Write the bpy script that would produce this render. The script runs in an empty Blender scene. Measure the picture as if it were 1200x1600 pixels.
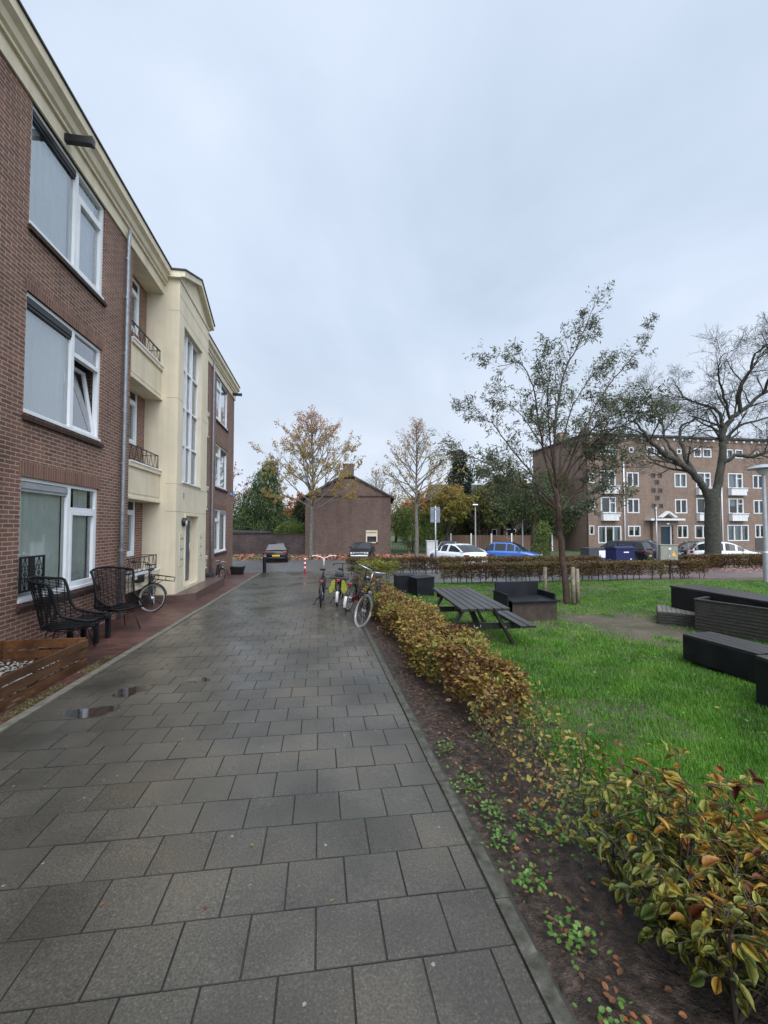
import bpy, math, random
import numpy as np
from mathutils import Matrix, Vector
R = math.radians
random.seed(7)
scene = bpy.context.scene
# ---------------------------------------------------------------- camera
CAMH = 1.8
cam_d = bpy.data.cameras.new('camera')
cam = bpy.data.objects.new('camera', cam_d)
scene.collection.objects.link(cam)
cam.location = (0, 0, CAMH)
cam.rotation_euler = (R(92.0), 0, 0)
cam_d.sensor_fit = 'VERTICAL'
cam_d.sensor_height = 36.0
cam_d.lens = 36.0 * 645 / 1600
cam_d.clip_start = 0.05
cam_d.clip_end = 2000
scene.camera = cam
# ---------------------------------------------------------------- sky and light
SUN_EL, SUN_AZ = R(52), R(168)      # azimuth measured clockwise from +Y
world = bpy.data.worlds.new('World')
scene.world = world
world.use_nodes = True
nt = world.node_tree
nt.nodes.clear()
def wn(t, **k):
    n = nt.nodes.new(t)
    for a, b in k.items(): setattr(n, a, b)
    return n
wo = wn('ShaderNodeOutputWorld'); bg = wn('ShaderNodeBackground')
sky = wn('ShaderNodeTexSky', sky_type='NISHITA', sun_disc=False, sun_elevation=SUN_EL, sun_rotation=SUN_AZ)
tc = wn('ShaderNodeTexCoord')
mp = wn('ShaderNodeMapping'); mp.inputs['Scale'].default_value = (1.0, .8, 1)
mp.inputs['Location'].default_value = (0.35, 0.2, 0.1)
nz = wn('ShaderNodeTexNoise'); nz.inputs['Scale'].default_value = 1.7; nz.inputs['Detail'].default_value = 6; nz.inputs['Roughness'].default_value = .5; nz.inputs['Distortion'].default_value = .35
cr = wn('ShaderNodeValToRGB')
e = cr.color_ramp.elements
e[0].position = .32; e[0].color = (.485, .58, .71, 1)
e[1].position = .68; e[1].color = (.70, .78, .91, 1)
m_ = cr.color_ramp.elements.new(.5); m_.color = (.58, .67, .81, 1)
sc_ = wn('ShaderNodeVectorMath', operation='SCALE'); sc_.inputs['Scale'].default_value = 8.6
mx = wn('ShaderNodeMix', data_type='RGBA'); mx.inputs['Factor'].default_value = .93
# cloud layer seen in perspective: direction projected on a level sheet overhead
sx_ = wn('ShaderNodeSeparateXYZ'); nt.links.new(tc.outputs['Generated'], sx_.inputs[0])
za = wn('ShaderNodeMath', operation='ADD'); za.inputs[1].default_value = .38; nt.links.new(sx_.outputs['Z'], za.inputs[0])
cb = wn('ShaderNodeCombineXYZ')
for ax_ in 'XY':
    dv = wn('ShaderNodeMath', operation='DIVIDE'); nt.links.new(sx_.outputs[ax_], dv.inputs[0]); nt.links.new(za.outputs[0], dv.inputs[1]); nt.links.new(dv.outputs[0], cb.inputs[ax_])
nt.links.new(cb.outputs[0], mp.inputs['Vector']); nt.links.new(mp.outputs[0], nz.inputs['Vector'])
nt.links.new(nz.outputs['Fac'], cr.inputs[0])
# paler near the horizon
sp = wn('ShaderNodeSeparateXYZ'); nt.links.new(tc.outputs['Generated'], sp.inputs[0])
mr = wn('ShaderNodeMapRange'); mr.inputs['From Min'].default_value = 0.0; mr.inputs['From Max'].default_value = .45; mr.inputs['To Min'].default_value = .62; mr.inputs['To Max'].default_value = 0
nt.links.new(sp.outputs['Z'], mr.inputs['Value'])
hz = wn('ShaderNodeMix', data_type='RGBA'); hz.inputs['B'].default_value = (.69, .735, .80, 1)
nt.links.new(mr.outputs[0], hz.inputs['Factor']); nt.links.new(cr.outputs[0], hz.inputs['A'])
nt.links.new(hz.outputs['Result'], sc_.inputs[0])
nt.links.new(sky.outputs[0], mx.inputs['A']); nt.links.new(sc_.outputs[0], mx.inputs['B'])
# unseen sky glow added around the sun, behind the viewer, for more light
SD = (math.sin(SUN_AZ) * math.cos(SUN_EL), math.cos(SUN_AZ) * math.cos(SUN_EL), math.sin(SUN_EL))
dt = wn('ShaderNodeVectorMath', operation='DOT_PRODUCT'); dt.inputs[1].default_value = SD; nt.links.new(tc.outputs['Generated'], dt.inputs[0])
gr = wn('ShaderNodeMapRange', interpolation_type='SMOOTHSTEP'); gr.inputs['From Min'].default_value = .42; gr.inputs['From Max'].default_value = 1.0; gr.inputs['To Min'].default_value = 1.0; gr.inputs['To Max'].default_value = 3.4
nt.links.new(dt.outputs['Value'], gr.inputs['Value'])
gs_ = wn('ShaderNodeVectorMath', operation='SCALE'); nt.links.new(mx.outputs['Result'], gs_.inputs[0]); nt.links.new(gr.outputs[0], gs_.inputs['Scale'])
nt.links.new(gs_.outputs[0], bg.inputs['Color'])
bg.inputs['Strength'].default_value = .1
nt.links.new(bg.outputs[0], wo.inputs['Surface'])
sl = bpy.data.lights.new('sun', 'SUN'); sl.energy = 1.5; sl.angle = R(50); sl.color = (1, .94, .86)
so = bpy.data.objects.new('sun', sl); scene.collection.objects.link(so)
so.rotation_euler = (R(90) - SUN_EL, 0, -SUN_AZ + R(180))
sd = Vector((math.sin(SUN_AZ) * math.cos(SUN_EL), math.cos(SUN_AZ) * math.cos(SUN_EL), math.sin(SUN_EL)))
so.rotation_euler = (-sd).to_track_quat('-Z', 'Y').to_euler()
scene.view_settings.view_transform = 'Standard'
scene.view_settings.look = 'None'
scene.view_settings.exposure = 0.50
scene.view_settings.gamma = 1.0
# ---------------------------------------------------------------- frames
A = R(8.9); CA, SA = math.cos(A), math.sin(A)
SL = .027; YB = 32.0
def G(y): return -SL * min(max(y, -30), YB)
def W(v, u, z=0.0): return Vector((v * CA - u * SA, u * CA + v * SA, z))   # path frame to world
def GW(v, u, z=0.0):
    p = W(v, u); p.z = G(p.y) + z; return p
PF = Matrix.Rotation(A, 4, 'Z')
I4 = Matrix.Identity(4)
# ---------------------------------------------------------------- materials
MATS = {}
def _m(name):
    m = bpy.data.materials.new(name); m.use_nodes = True; MATS[name] = m
    return m, m.node_tree, m.node_tree.nodes['Principled BSDF']
def N(t, typ, **k):
    n = t.nodes.new(typ)
    for a, b in k.items(): setattr(n, a, b)
    return n
def ramp(t, fac, stops):
    c = N(t, 'ShaderNodeValToRGB'); el = c.color_ramp.elements
    el[0].position, el[0].color = stops[0][0], (*stops[0][1], 1)
    el[1].position, el[1].color = stops[-1][0], (*stops[-1][1], 1)
    for p, col in stops[1:-1]:
        x = el.new(p); x.color = (*col, 1)
    t.links.new(fac, c.inputs[0]); return c
def noise(t, scale, detail=3, vec=None, rough=.5, dist=0):
    n = N(t, 'ShaderNodeTexNoise'); n.inputs['Scale'].default_value = scale; n.inputs['Detail'].default_value = detail
    n.inputs['Roughness'].default_value = rough; n.inputs['Distortion'].default_value = dist
    if vec is None:
        g = N(t, 'ShaderNodeNewGeometry'); vec = g.outputs['Position']
    t.links.new(vec, n.inputs['Vector']); return n.outputs['Fac']
def bump(t, b, h, s=.3, d=.01):
    n = N(t, 'ShaderNodeBump'); n.inputs['Strength'].default_value = s; n.inputs['Distance'].default_value = d
    t.links.new(h, n.inputs['Height']); t.links.new(n.outputs[0], b.inputs['Normal'])
def plain(name, col, rough=.6, metal=0, var=.12, scale=6, bmp=0, spec=None, coat=0, streak=0):
    m, t, b = _m(name)
    f = noise(t, scale, 4)
    lo = tuple(max(0, c * (1 - var)) for c in col); hi = tuple(min(1, c * (1 + var)) for c in col)
    c = ramp(t, f, [(.3, lo), (.7, hi)])
    co = c.outputs[0]
    if streak:      # rain marks running down the surface
        g = N(t, 'ShaderNodeNewGeometry'); mp = N(t, 'ShaderNodeMapping'); mp.inputs['Scale'].default_value = (5, 5, .35); t.links.new(g.outputs['Position'], mp.inputs['Vector'])
        fs = noise(t, 1, 5, mp.outputs[0], .6); cs = ramp(t, fs, [(.36, (1 - streak, 1 - streak * 1.05, 1 - streak * 1.15)), (.58, (1, 1, 1))])
        f9 = noise(t, 1.3, 6, rough=.65); c9 = ramp(t, f9, [(.34, (1 - streak * .8,) * 3), (.52, (1, 1, 1))])
        for q in (cs, c9):
            mu = N(t, 'ShaderNodeMix', data_type='RGBA', blend_type='MULTIPLY'); mu.inputs['Factor'].default_value = 1
            t.links.new(co, mu.inputs['A']); t.links.new(q.outputs[0], mu.inputs['B']); co = mu.outputs['Result']
    t.links.new(co, b.inputs['Base Color'])
    b.inputs['Roughness'].default_value = rough; b.inputs['Metallic'].default_value = metal
    if spec is not None: b.inputs['Specular IOR Level'].default_value = spec
    if coat: b.inputs['Coat Weight'].default_value = coat; b.inputs['Coat Roughness'].default_value = .06
    if bmp: bump(t, b, noise(t, scale * 6, 4), bmp, .004)
    return m
def wallvec(t):
    """(x+y, z) of the object's own frame, so courses run level on every upright face"""
    o = N(t, 'ShaderNodeTexCoord'); s = N(t, 'ShaderNodeSeparateXYZ'); t.links.new(o.outputs['Object'], s.inputs[0])
    a = N(t, 'ShaderNodeMath', operation='ADD'); t.links.new(s.outputs['X'], a.inputs[0]); t.links.new(s.outputs['Y'], a.inputs[1])
    c = N(t, 'ShaderNodeCombineXYZ'); t.links.new(a.outputs[0], c.inputs['X']); t.links.new(s.outputs['Z'], c.inputs['Y'])
    return c.outputs[0]
def brick(name, c1, c2, mortar, bw=.22, bh=.0635, ms=.011, rough=.8, vec=None, dirt=.35, bstr=.5, third=None, grime=None):
    m, t, b = _m(name)
    v = wallvec(t) if vec is None else vec(t)
    k = N(t, 'ShaderNodeTexBrick'); t.links.new(v, k.inputs['Vector'])
    k.inputs['Scale'].default_value = 1; k.inputs['Brick Width'].default_value = bw; k.inputs['Row Height'].default_value = bh
    k.inputs['Mortar Size'].default_value = ms / 2; k.inputs['Mortar Smooth'].default_value = .25
    k.inputs['Color1'].default_value = (*c1, 1); k.inputs['Color2'].default_value = (*c2, 1); k.inputs['Mortar'].default_value = (*mortar, 1)
    k.inputs['Bias'].default_value = 0
    f = noise(t, .9, 5); g = ramp(t, f, [(.3, (1 - dirt,) * 3), (.7, (1.0,) * 3)])
    mu = N(t, 'ShaderNodeMix', data_type='RGBA', blend_type='MULTIPLY'); mu.inputs['Factor'].default_value = 1
    t.links.new(k.outputs['Color'], mu.inputs['A']); t.links.new(g.outputs[0], mu.inputs['B'])
    f2 = noise(t, 60, 2); g2 = ramp(t, f2, [(.25, (.72,) * 3), (.75, (1.2,) * 3)])
    gq = N(t, 'ShaderNodeNewGeometry'); mq = N(t, 'ShaderNodeMapping'); mq.inputs['Scale'].default_value = (3.5, 3.5, .4); t.links.new(gq.outputs['Position'], mq.inputs['Vector'])
    sq = ramp(t, noise(t, 1, 5, mq.outputs[0], .6), [(.34, (.87,) * 3), (.56, (1.02,) * 3)])
    mz = N(t, 'ShaderNodeMix', data_type='RGBA', blend_type='MULTIPLY'); mz.inputs['Factor'].default_value = 1; t.links.new(mu.outputs['Result'], mz.inputs['A']); t.links.new(sq.outputs[0], mz.inputs['B']); mu = mz
    m2 = N(t, 'ShaderNodeMix', data_type='RGBA', blend_type='MULTIPLY'); m2.inputs['Factor'].default_value = 1
    t.links.new(mu.outputs['Result'], m2.inputs['A']); t.links.new(g2.outputs[0], m2.inputs['B'])
    out = m2.outputs['Result']
    t.links.new(out, b.inputs['Base Color'])
    b.inputs['Roughness'].default_value = rough; b.inputs['Specular IOR Level'].default_value = .3
    inv = N(t, 'ShaderNodeMath', operation='SUBTRACT'); inv.inputs[0].default_value = 1; t.links.new(k.outputs['Fac'], inv.inputs[1])
    bump(t, b, inv.outputs[0], bstr, .008)
    return m
def posvec(rot, sx=1, sy=1):
    def f(t):
        g = N(t, 'ShaderNodeNewGeometry'); mp = N(t, 'ShaderNodeMapping', vector_type='POINT')
        mp.inputs['Rotation'].default_value = (0, 0, rot); mp.inputs['Scale'].default_value = (sx, sy, 1)
        t.links.new(g.outputs['Position'], mp.inputs['Vector'])
        s = N(t, 'ShaderNodeSeparateXYZ'); t.links.new(mp.outputs[0], s.inputs[0]); c = N(t, 'ShaderNodeCombineXYZ')
        t.links.new(s.outputs[0], c.inputs[0]); t.links.new(s.outputs[1], c.inputs[1]); return c.outputs[0]
    return f
def leafmat(name, stops, rough=.55, trans=.25):
    m, t, b = _m(name)
    a = N(t, 'ShaderNodeAttribute', attribute_name='rnd')
    c = ramp(t, a.outputs['Fac'], stops)
    t.links.new(c.outputs[0], b.inputs['Base Color']); b.inputs['Roughness'].default_value = rough; b.inputs['Specular IOR Level'].default_value = .35
    tr = N(t, 'ShaderNodeBsdfTranslucent'); t.links.new(c.outputs[0], tr.inputs['Color'])
    mix = N(t, 'ShaderNodeMixShader'); mix.inputs[0].default_value = trans
    t.links.new(b.outputs[0], mix.inputs[1]); t.links.new(tr.outputs[0], mix.inputs[2])
    t.links.new(mix.outputs[0], t.nodes['Material Output'].inputs['Surface'])
    return m
def wood(name, c1, c2, rough=.5, axis=1, sc=3.0):
    m, t, b = _m(name)
    o = N(t, 'ShaderNodeTexCoord'); mp = N(t, 'ShaderNodeMapping')
    s = [14 * sc] * 3; s[axis] = 1.2 * sc
    mp.inputs['Scale'].default_value = s; t.links.new(o.outputs['Object'], mp.inputs['Vector'])
    f = noise(t, 1, 5, mp.outputs[0], .6, .6); c = ramp(t, f, [(.25, c1), (.5, tuple((x + y) / 2 for x, y in zip(c1, c2))), (.75, c2)])
    t.links.new(c.outputs[0], b.inputs['Base Color']); b.inputs['Roughness'].default_value = rough
    bump(t, b, f, .25, .003)
    return m
def glass(name, tint=(.9, .95, .95), back=.0):
    m, t, b = _m(name)
    t.nodes.remove(b)
    tr = N(t, 'ShaderNodeBsdfTransparent'); tr.inputs[0].default_value = (*tint, 1)
    gl = N(t, 'ShaderNodeBsdfGlossy'); gl.inputs['Roughness'].default_value = .02; gl.inputs['Color'].default_value = (.95, .97, 1, 1)
    nzf = noise(t, 1.2, 2); bp = N(t, 'ShaderNodeBump'); bp.inputs['Strength'].default_value = .06; bp.inputs['Distance'].default_value = .02
    t.links.new(nzf, bp.inputs['Height']); t.links.new(bp.outputs[0], gl.inputs['Normal'])
    fr = N(t, 'ShaderNodeFresnel'); fr.inputs['IOR'].default_value = 1.5
    ad = N(t, 'ShaderNodeMath', operation='MULTIPLY_ADD', use_clamp=True); ad.inputs[1].default_value = 1.7; ad.inputs[2].default_value = back
    t.links.new(fr.outputs[0], ad.inputs[0])
    mix = N(t, 'ShaderNodeMixShader'); t.links.new(ad.outputs[0], mix.inputs[0])
    t.links.new(tr.outputs[0], mix.inputs[1]); t.links.new(gl.outputs[0], mix.inputs[2])
    t.links.new(mix.outputs[0], t.nodes['Material Output'].inputs['Surface']); return m
brick('brick_red', (.25, .118, .082), (.15, .072, .055), (.40, .33, .26), bw=.215, bh=.066, ms=.016, dirt=.2)
brick('brick_header', (.24, .115, .08), (.17, .08, .058), (.33, .27, .21), bw=.063, bh=.4, ms=.011, dirt=.2)
brick('brick_sill', (.06, .034, .027), (.038, .023, .02), (.075, .06, .05), bw=.11, bh=.4, ms=.01, dirt=.2)
brick('brick_house', (.19, .125, .10), (.125, .085, .07), (.17, .135, .12), dirt=.18)
brick('brick_wall', (.10, .066, .062), (.06, .042, .042), (.12, .105, .10), dirt=.45)
brick('brick_block', (.25, .172, .125), (.17, .118, .088), (.23, .185, .16), dirt=.15)
brick('brick_terrace', (.20, .15, .12), (.15, .11, .09), (.2, .17, .15), dirt=.3)
plain('cream', (.70, .61, .45), .75, var=.05, scale=1.5, bmp=.12, streak=.10)
plain('cream_pale', (.68, .61, .46), .7, var=.04, scale=2, streak=.12)
plain('white_far', (.60, .60, .59), .5, var=.05, streak=.1)
plain('white_paint', (.78, .79, .80), .45, var=.03, scale=4, streak=.07)
plain('grey_panel', (.30, .31, .32), .5)
plain('mortar_dark', (.06, .05, .045), .8)
plain('groove', (.36, .30, .20), .8)
plain('curtain', (.78, .80, .80), .9, var=.04)
plain('curtain_green', (.88, .90, .84), .9, var=.05)
plain('room_dark', (.05, .05, .05), .9)
plain('room_beige', (.22, .19, .14), .9, var=.5, scale=1.5)
plain('zinc', (.27, .29, .315), .45, .55, var=.2, scale=9)
plain('galvanised', (.36, .375, .385), .45, .5, var=.1)
plain('black_metal', (.018, .018, .02), .4, .3)
plain('black_paint', (.009, .010, .013), .5, var=.55, scale=3.5, bmp=.2, spec=.28)
plain('dark_panel', (.045, .030, .022), .55, var=.35, scale=8)
plain('wicker', (.006, .006, .007), .55, var=.4, scale=60, spec=.22)
plain('door_blue', (.045, .06, .085), .4)
plain('door_teal', (.006, .022, .034), .4)
plain('step_stone', (.10, .062, .052), .35, var=.2, bmp=.2)
plain('concrete', (.185, .18, .160), .6, var=.3, scale=14, bmp=.3)
plain('kerb', (.14, .128, .10), .6, var=.3, scale=9, bmp=.3)
plain('roof_dark', (.035, .035, .038), .7)
plain('roof_tile', (.05, .042, .042), .7, var=.3, scale=3)
plain('rubber', (.012, .012, .013), .7)
plain('tyre_white', (.28, .28, .265), .6, var=.06)
plain('chrome', (.5, .51, .53), .22, 1.0, var=.03)
plain('silver', (.5, .51, .53), .35, .8, var=.05)
plain('white_plastic', (.75, .75, .76), .4)
plain('red_plastic', (.42, .02, .02), .35)
plain('red_paint', (.17, .015, .018), .35)
plain('orange_band', (.6, .14, .07), .5)
plain('yellow_plate', (.75, .42, .04), .4)
plain('bag_yellow', (.24, .245, .035), .6, var=.3, scale=14)
plain('bag_dark', (.03, .025, .03), .7)
plain('teal_paint', (.05, .28, .32), .4)
plain('car_black', (.005, .005, .007), .25, spec=.3, coat=.25)
plain('car_green', (.008, .011, .012), .25, spec=.3, coat=.3)
plain('car_white', (.78, .79, .80), .3, coat=1, var=.01)
plain('car_blue', (.03, .11, .38), .25, coat=1, var=.02)
plain('car_grey', (.035, .038, .045), .25, coat=.5)
plain('car_silver', (.22, .24, .25), .25, coat=1)
plain('lens_red', (.22, .015, .018), .2, coat=1)
plain('lens_clear', (.6, .63, .66), .12, .2, coat=1)
plain('bin_blue', (.005, .009, .065), .4, var=.2)
plain('bin_grey', (.045, .05, .06), .45)
plain('cabinet_olive', (.23, .235, .185), .6)
plain('cabinet_grey', (.42, .41, .40), .6)
plain('sign_grey', (.17, .2, .24), .45, .3)
plain('sign_blue', (.02, .10, .42), .4)
plain('lamp_glass', (.5, .53, .5), .3)
plain('bark_brown', (.06, .036, .026), .9, var=.45, scale=14, bmp=.6)
plain('bark_dark', (.042, .040, .030), .9, var=.4, scale=7, bmp=.9)
plain('bark_grey', (.13, .12, .10), .9, var=.4, scale=9, bmp=.5)
plain('twig', (.05, .036, .027), .9, var=.3)
plain('stake', (.20, .165, .115), .8, var=.3, scale=12, bmp=.4)
plain('pebble', (.27, .25, .225), .6, var=.35, scale=30)
plain('core', (.022, .02, .012), .95)
wood('cedar', (.055, .022, .010), (.17, .075, .028), .34, 1, 2.6)
wood('black_wood', (.010, .009, .009), (.040, .036, .034), .36, 1, 1.6)
wood('tarred_slats', (.018, .017, .015), (.055, .052, .045), .5, 0, 1.6)
wood('fence_wood', (.10, .06, .04), (.2, .12, .08), .8, 2, .6)
def cedar_wear():
    m = MATS['cedar']; t = m.node_tree; b = t.nodes['Principled BSDF']; src = b.inputs['Base Color'].links[0].from_socket
    o = N(t, 'ShaderNodeTexCoord'); mp = N(t, 'ShaderNodeMapping'); mp.inputs['Scale'].default_value = (5, 1.6, 7); t.links.new(o.outputs['Object'], mp.inputs['Vector'])
    f = noise(t, 1, 5, mp.outputs[0], .65, .8); c = ramp(t, f, [(.60, (0,) * 3), (.68, (.75,) * 3)])
    mx = N(t, 'ShaderNodeMix', data_type='RGBA'); t.links.new(c.outputs[0], mx.inputs['Factor']); t.links.new(src, mx.inputs['A']); mx.inputs['B'].default_value = (.24, .20, .17, 1)
    f2 = noise(t, 2.3, 4); c2 = ramp(t, f2, [(.35, (.45,) * 3), (.65, (1.1,) * 3)])
    mu = N(t, 'ShaderNodeMix', data_type='RGBA', blend_type='MULTIPLY'); mu.inputs['Factor'].default_value = 1; t.links.new(mx.outputs['Result'], mu.inputs['A']); t.links.new(c2.outputs[0], mu.inputs['B'])
    t.links.new(mu.outputs['Result'], b.inputs['Base Color'])
cedar_wear()
glass('window_glass')
glass('window_glass_sky', back=.17)
glass('puddle_water', tint=(.7, .67, .62), back=-.03)
glass('window_glass_dim', tint=(.55, .58, .6), back=.02)
_m('car_glass'); _b = MATS['car_glass'].node_tree.nodes['Principled BSDF']
_b.inputs['Base Color'].default_value = (.02, .024, .028, 1); _b.inputs['Roughness'].default_value = .08; _b.inputs['Specular IOR Level'].default_value = .45
# ---------------------------------------------------------------- ground materials
def slab_mat():
    m, t, b = _m('slab')
    a = N(t, 'ShaderNodeAttribute', attribute_name='rnd')
    c = ramp(t, a.outputs['Fac'], [(0, (.056, .050, .041)), (.3, (.069, .062, .051)), (.6, (.075, .068, .056)), (.9, (.084, .076, .062)), (1, (.102, .090, .070))])
    f = noise(t, 1.1, 5); g = ramp(t, f, [(.3, (.50, .51, .47)), (.5, (.93, .93, .90)), (.66, (1.25, 1.18, 1.06))])
    mu = N(t, 'ShaderNodeMix', data_type='RGBA', blend_type='MULTIPLY'); mu.inputs['Factor'].default_value = 1
    t.links.new(c.outputs[0], mu.inputs['A']); t.links.new(g.outputs[0], mu.inputs['B'])
    f2 = noise(t, 95, 5, rough=.75); g2 = ramp(t, f2, [(.32, (.55,) * 3), (.5, (.95,) * 3), (.62, (1.35,) * 3), (.70, (2.6,) * 3)])
    m2 = N(t, 'ShaderNodeMix', data_type='RGBA', blend_type='MULTIPLY'); m2.inputs['Factor'].default_value = 1
    t.links.new(mu.outputs['Result'], m2.inputs['A']); t.links.new(g2.outputs[0], m2.inputs['B'])
    # pale lichen spots
    vo = N(t, 'ShaderNodeTexVoronoi'); vo.inputs['Scale'].default_value = 7.0; gg = N(t, 'ShaderNodeNewGeometry'); t.links.new(gg.outputs['Position'], vo.inputs['Vector'])
    f3 = noise(t, 90, 2); ad = N(t, 'ShaderNodeMath', operation='MULTIPLY_ADD'); ad.inputs[1].default_value = .08; t.links.new(f3, ad.inputs[0]); t.links.new(vo.outputs['Distance'], ad.inputs[2])
    lc = ramp(t, ad.outputs[0], [(.085, (1,) * 3), (.105, (0,) * 3)])
    sel = N(t, 'ShaderNodeMath', operation='GREATER_THAN'); sel.inputs[1].default_value = .35; t.links.new(vo.outputs['Color'], sel.inputs[0])
    ml = N(t, 'ShaderNodeMath', operation='MULTIPLY'); t.links.new(lc.outputs[0], ml.inputs[0]); t.links.new(sel.outputs[0], ml.inputs[1])
    mm = N(t, 'ShaderNodeMath', operation='MULTIPLY'); mm.inputs[1].default_value = .75; t.links.new(ml.outputs[0], mm.inputs[0])
    m3 = N(t, 'ShaderNodeMix', data_type='RGBA'); m3.inputs['B'].default_value = (.27, .27, .24, 1)
    t.links.new(mm.outputs[0], m3.inputs['Factor']); t.links.new(m2.outputs['Result'], m3.inputs['A'])
    t.links.new(m3.outputs['Result'], b.inputs['Base Color'])
    f4 = noise(t, .8, 4, dist=.5); rr = ramp(t, f4, [(.32, (.14,) * 3), (.5, (.30,) * 3), (.7, (.44,) * 3)])
    t.links.new(rr.outputs[0], b.inputs['Roughness'])
    b.inputs['Specular IOR Level'].default_value = .42
    hb = N(t, 'ShaderNodeMath', operation='MULTIPLY_ADD'); hb.inputs[1].default_value = .35; t.links.new(noise(t, 420, 2), hb.inputs[0]); t.links.new(f2, hb.inputs[2])
    bump(t, b, hb.outputs[0], .32, .003)
slab_mat()
plain('slab_edge', (.015, .014, .011), .75, var=.5, scale=7)
def ground_mat(name, stops, scale, rough, bm=.4, det=6, bscale=40, bd=.01):
    m, t, b = _m(name)
    f = noise(t, scale, det, rough=.6); c = ramp(t, f, stops); t.links.new(c.outputs[0], b.inputs['Base Color'])
    b.inputs['Roughness'].default_value = rough; bump(t, b, noise(t, bscale, 5, rough=.65), bm, bd)
ground_mat('soil', [(.34, (.014, .009, .006)), (.48, (.042, .027, .018)), (.58, (.075, .050, .036)), (.68, (.125, .092, .07))], 16, .5, 1.0, bscale=26, bd=.06)
ground_mat('joint', [(.3, (.016, .015, .012)), (.5, (.030, .028, .022)), (.7, (.065, .06, .045))], 5, .7)
ground_mat('earth', [(.3, (.045, .05, .02)), (.45, (.07, .058, .035)), (.6, (.10, .078, .052)), (.75, (.12, .095, .07))], 2.2, .9, .9, bscale=22, bd=.03)
ground_mat('verge', [(.3, (.035, .06, .015)), (.7, (.06, .09, .02))], 3, .9, .9)
ground_mat('asphalt', [(.3, (.07, .07, .07)), (.5, (.10, .10, .098)), (.7, (.15, .15, .145))], .9, .32, .3, bscale=120, bd=.003)
brick('paver_red', (.20, .088, .066), (.085, .040, .035), (.030, .022, .018), bw=.21, bh=.075, ms=.014, rough=.42, vec=posvec(-A), dirt=.5, bstr=.5)
brick('paver_grey', (.165, .16, .15), (.115, .112, .105), (.06, .058, .053), bw=.21, bh=.105, ms=.01, rough=.36, vec=posvec(-A), dirt=.4, bstr=.4)
brick('paver_pink', (.23, .17, .16), (.18, .13, .125), (.11, .09, .08), bw=.21, bh=.105, ms=.01, rough=.45, vec=posvec(-A), dirt=.4, bstr=.4)
def moss_mat():
    m, t, b = _m('edging')
    f = noise(t, 16, 5); c = ramp(t, f, [(.30, (.026, .027, .014)), (.45, (.050, .048, .034)), (.6, (.075, .070, .054)), (.75, (.12, .115, .09))])
    t.links.new(c.outputs[0], b.inputs['Base Color']); b.inputs['Roughness'].default_value = .55; bump(t, b, noise(t, 80, 4), .5, .006)
moss_mat()
# ---------------------------------------------------------------- leaves
leafmat('leaf_hedge', [(0, (.09, .04, .018)), (.22, (.17, .08, .026)), (.4, (.25, .15, .035)), (.58, (.34, .25, .055)), (.76, (.22, .22, .05)), (1, (.08, .11, .028))], rough=.4, trans=.3)
leafmat('leaf_bush', [(0, (.055, .018, .012)), (.14, (.14, .045, .018)), (.28, (.28, .12, .035)), (.36, (.46, .26, .04)), (.48, (.30, .28, .06)), (.78, (.19, .22, .05)), (1, (.08, .115, .03))], rough=.42, trans=.25)
def leaf_spots(nm):
    t = MATS[nm].node_tree; b = t.nodes['Principled BSDF']; tr = [n for n in t.nodes if n.type == 'BSDF_TRANSLUCENT'][0]; src = b.inputs['Base Color'].links[0].from_socket
    c = ramp(t, noise(t, 38, 5, rough=.7), [(.50, (1, 1, 1)), (.60, (.85, .65, .45)), (.72, (.45, .28, .18))])
    c2 = ramp(t, noise(t, 260, 2), [(.3, (.75,) * 3), (.7, (1.15,) * 3)]); co = src
    for q in (c, c2):
        mu = N(t, 'ShaderNodeMix', data_type='RGBA', blend_type='MULTIPLY'); mu.inputs['Factor'].default_value = 1; t.links.new(co, mu.inputs['A']); t.links.new(q.outputs[0], mu.inputs['B']); co = mu.outputs['Result']
    t.links.new(co, b.inputs['Base Color']); t.links.new(co, tr.inputs['Color'])
leaf_spots('leaf_bush')
leafmat('leaf_brown', [(0, (.07, .036, .02)), (.4, (.13, .07, .033)), (.7, (.17, .125, .04)), (1, (.075, .085, .026))])
leafmat('leaf_lime', [(0, (.13, .14, .02)), (1, (.25, .25, .04))])
leafmat('leaf_ever', [(0, (.012, .022, .012)), (1, (.03, .045, .02))])
leafmat('leaf_acacia', [(0, (.055, .065, .038)), (.5, (.095, .11, .062)), (1, (.18, .20, .125))], trans=.32)
leafmat('leaf_maple', [(0, (.50, .18, .16)), (.15, (.42, .20, .13)), (.4, (.40, .25, .13)), (.75, (.34, .27, .10)), (1, (.40, .27, .08))], trans=.5)
leafmat('leaf_red', [(0, (.36, .05, .06)), (.5, (.26, .06, .06)), (1, (.2, .12, .08))])
leafmat('leaf_gold', [(0, (.32, .18, .03)), (.5, (.24, .20, .045)), (1, (.12, .14, .03))], trans=.35)
leafmat('leaf_orange', [(0, (.42, .12, .04)), (1, (.3, .16, .06))])
leafmat('leaf_willow', [(0, (.026, .045, .016)), (.6, (.055, .085, .026)), (1, (.10, .13, .035))])
leafmat('leaf_green', [(0, (.05, .085, .02)), (.5, (.09, .14, .03)), (1, (.18, .21, .045))])
leafmat('leaf_olive', [(0, (.09, .085, .025)), (.5, (.115, .12, .035)), (1, (.06, .08, .025))], trans=.3)
leafmat('soil_leaf', [(0, (.26, .09, .03)), (.5, (.17, .07, .03)), (1, (.09, .045, .02))], trans=0)
leafmat('leaf_litter', [(0, (.40, .19, .12)), (.5, (.33, .14, .085)), (1, (.22, .10, .06))], trans=0)
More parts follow.
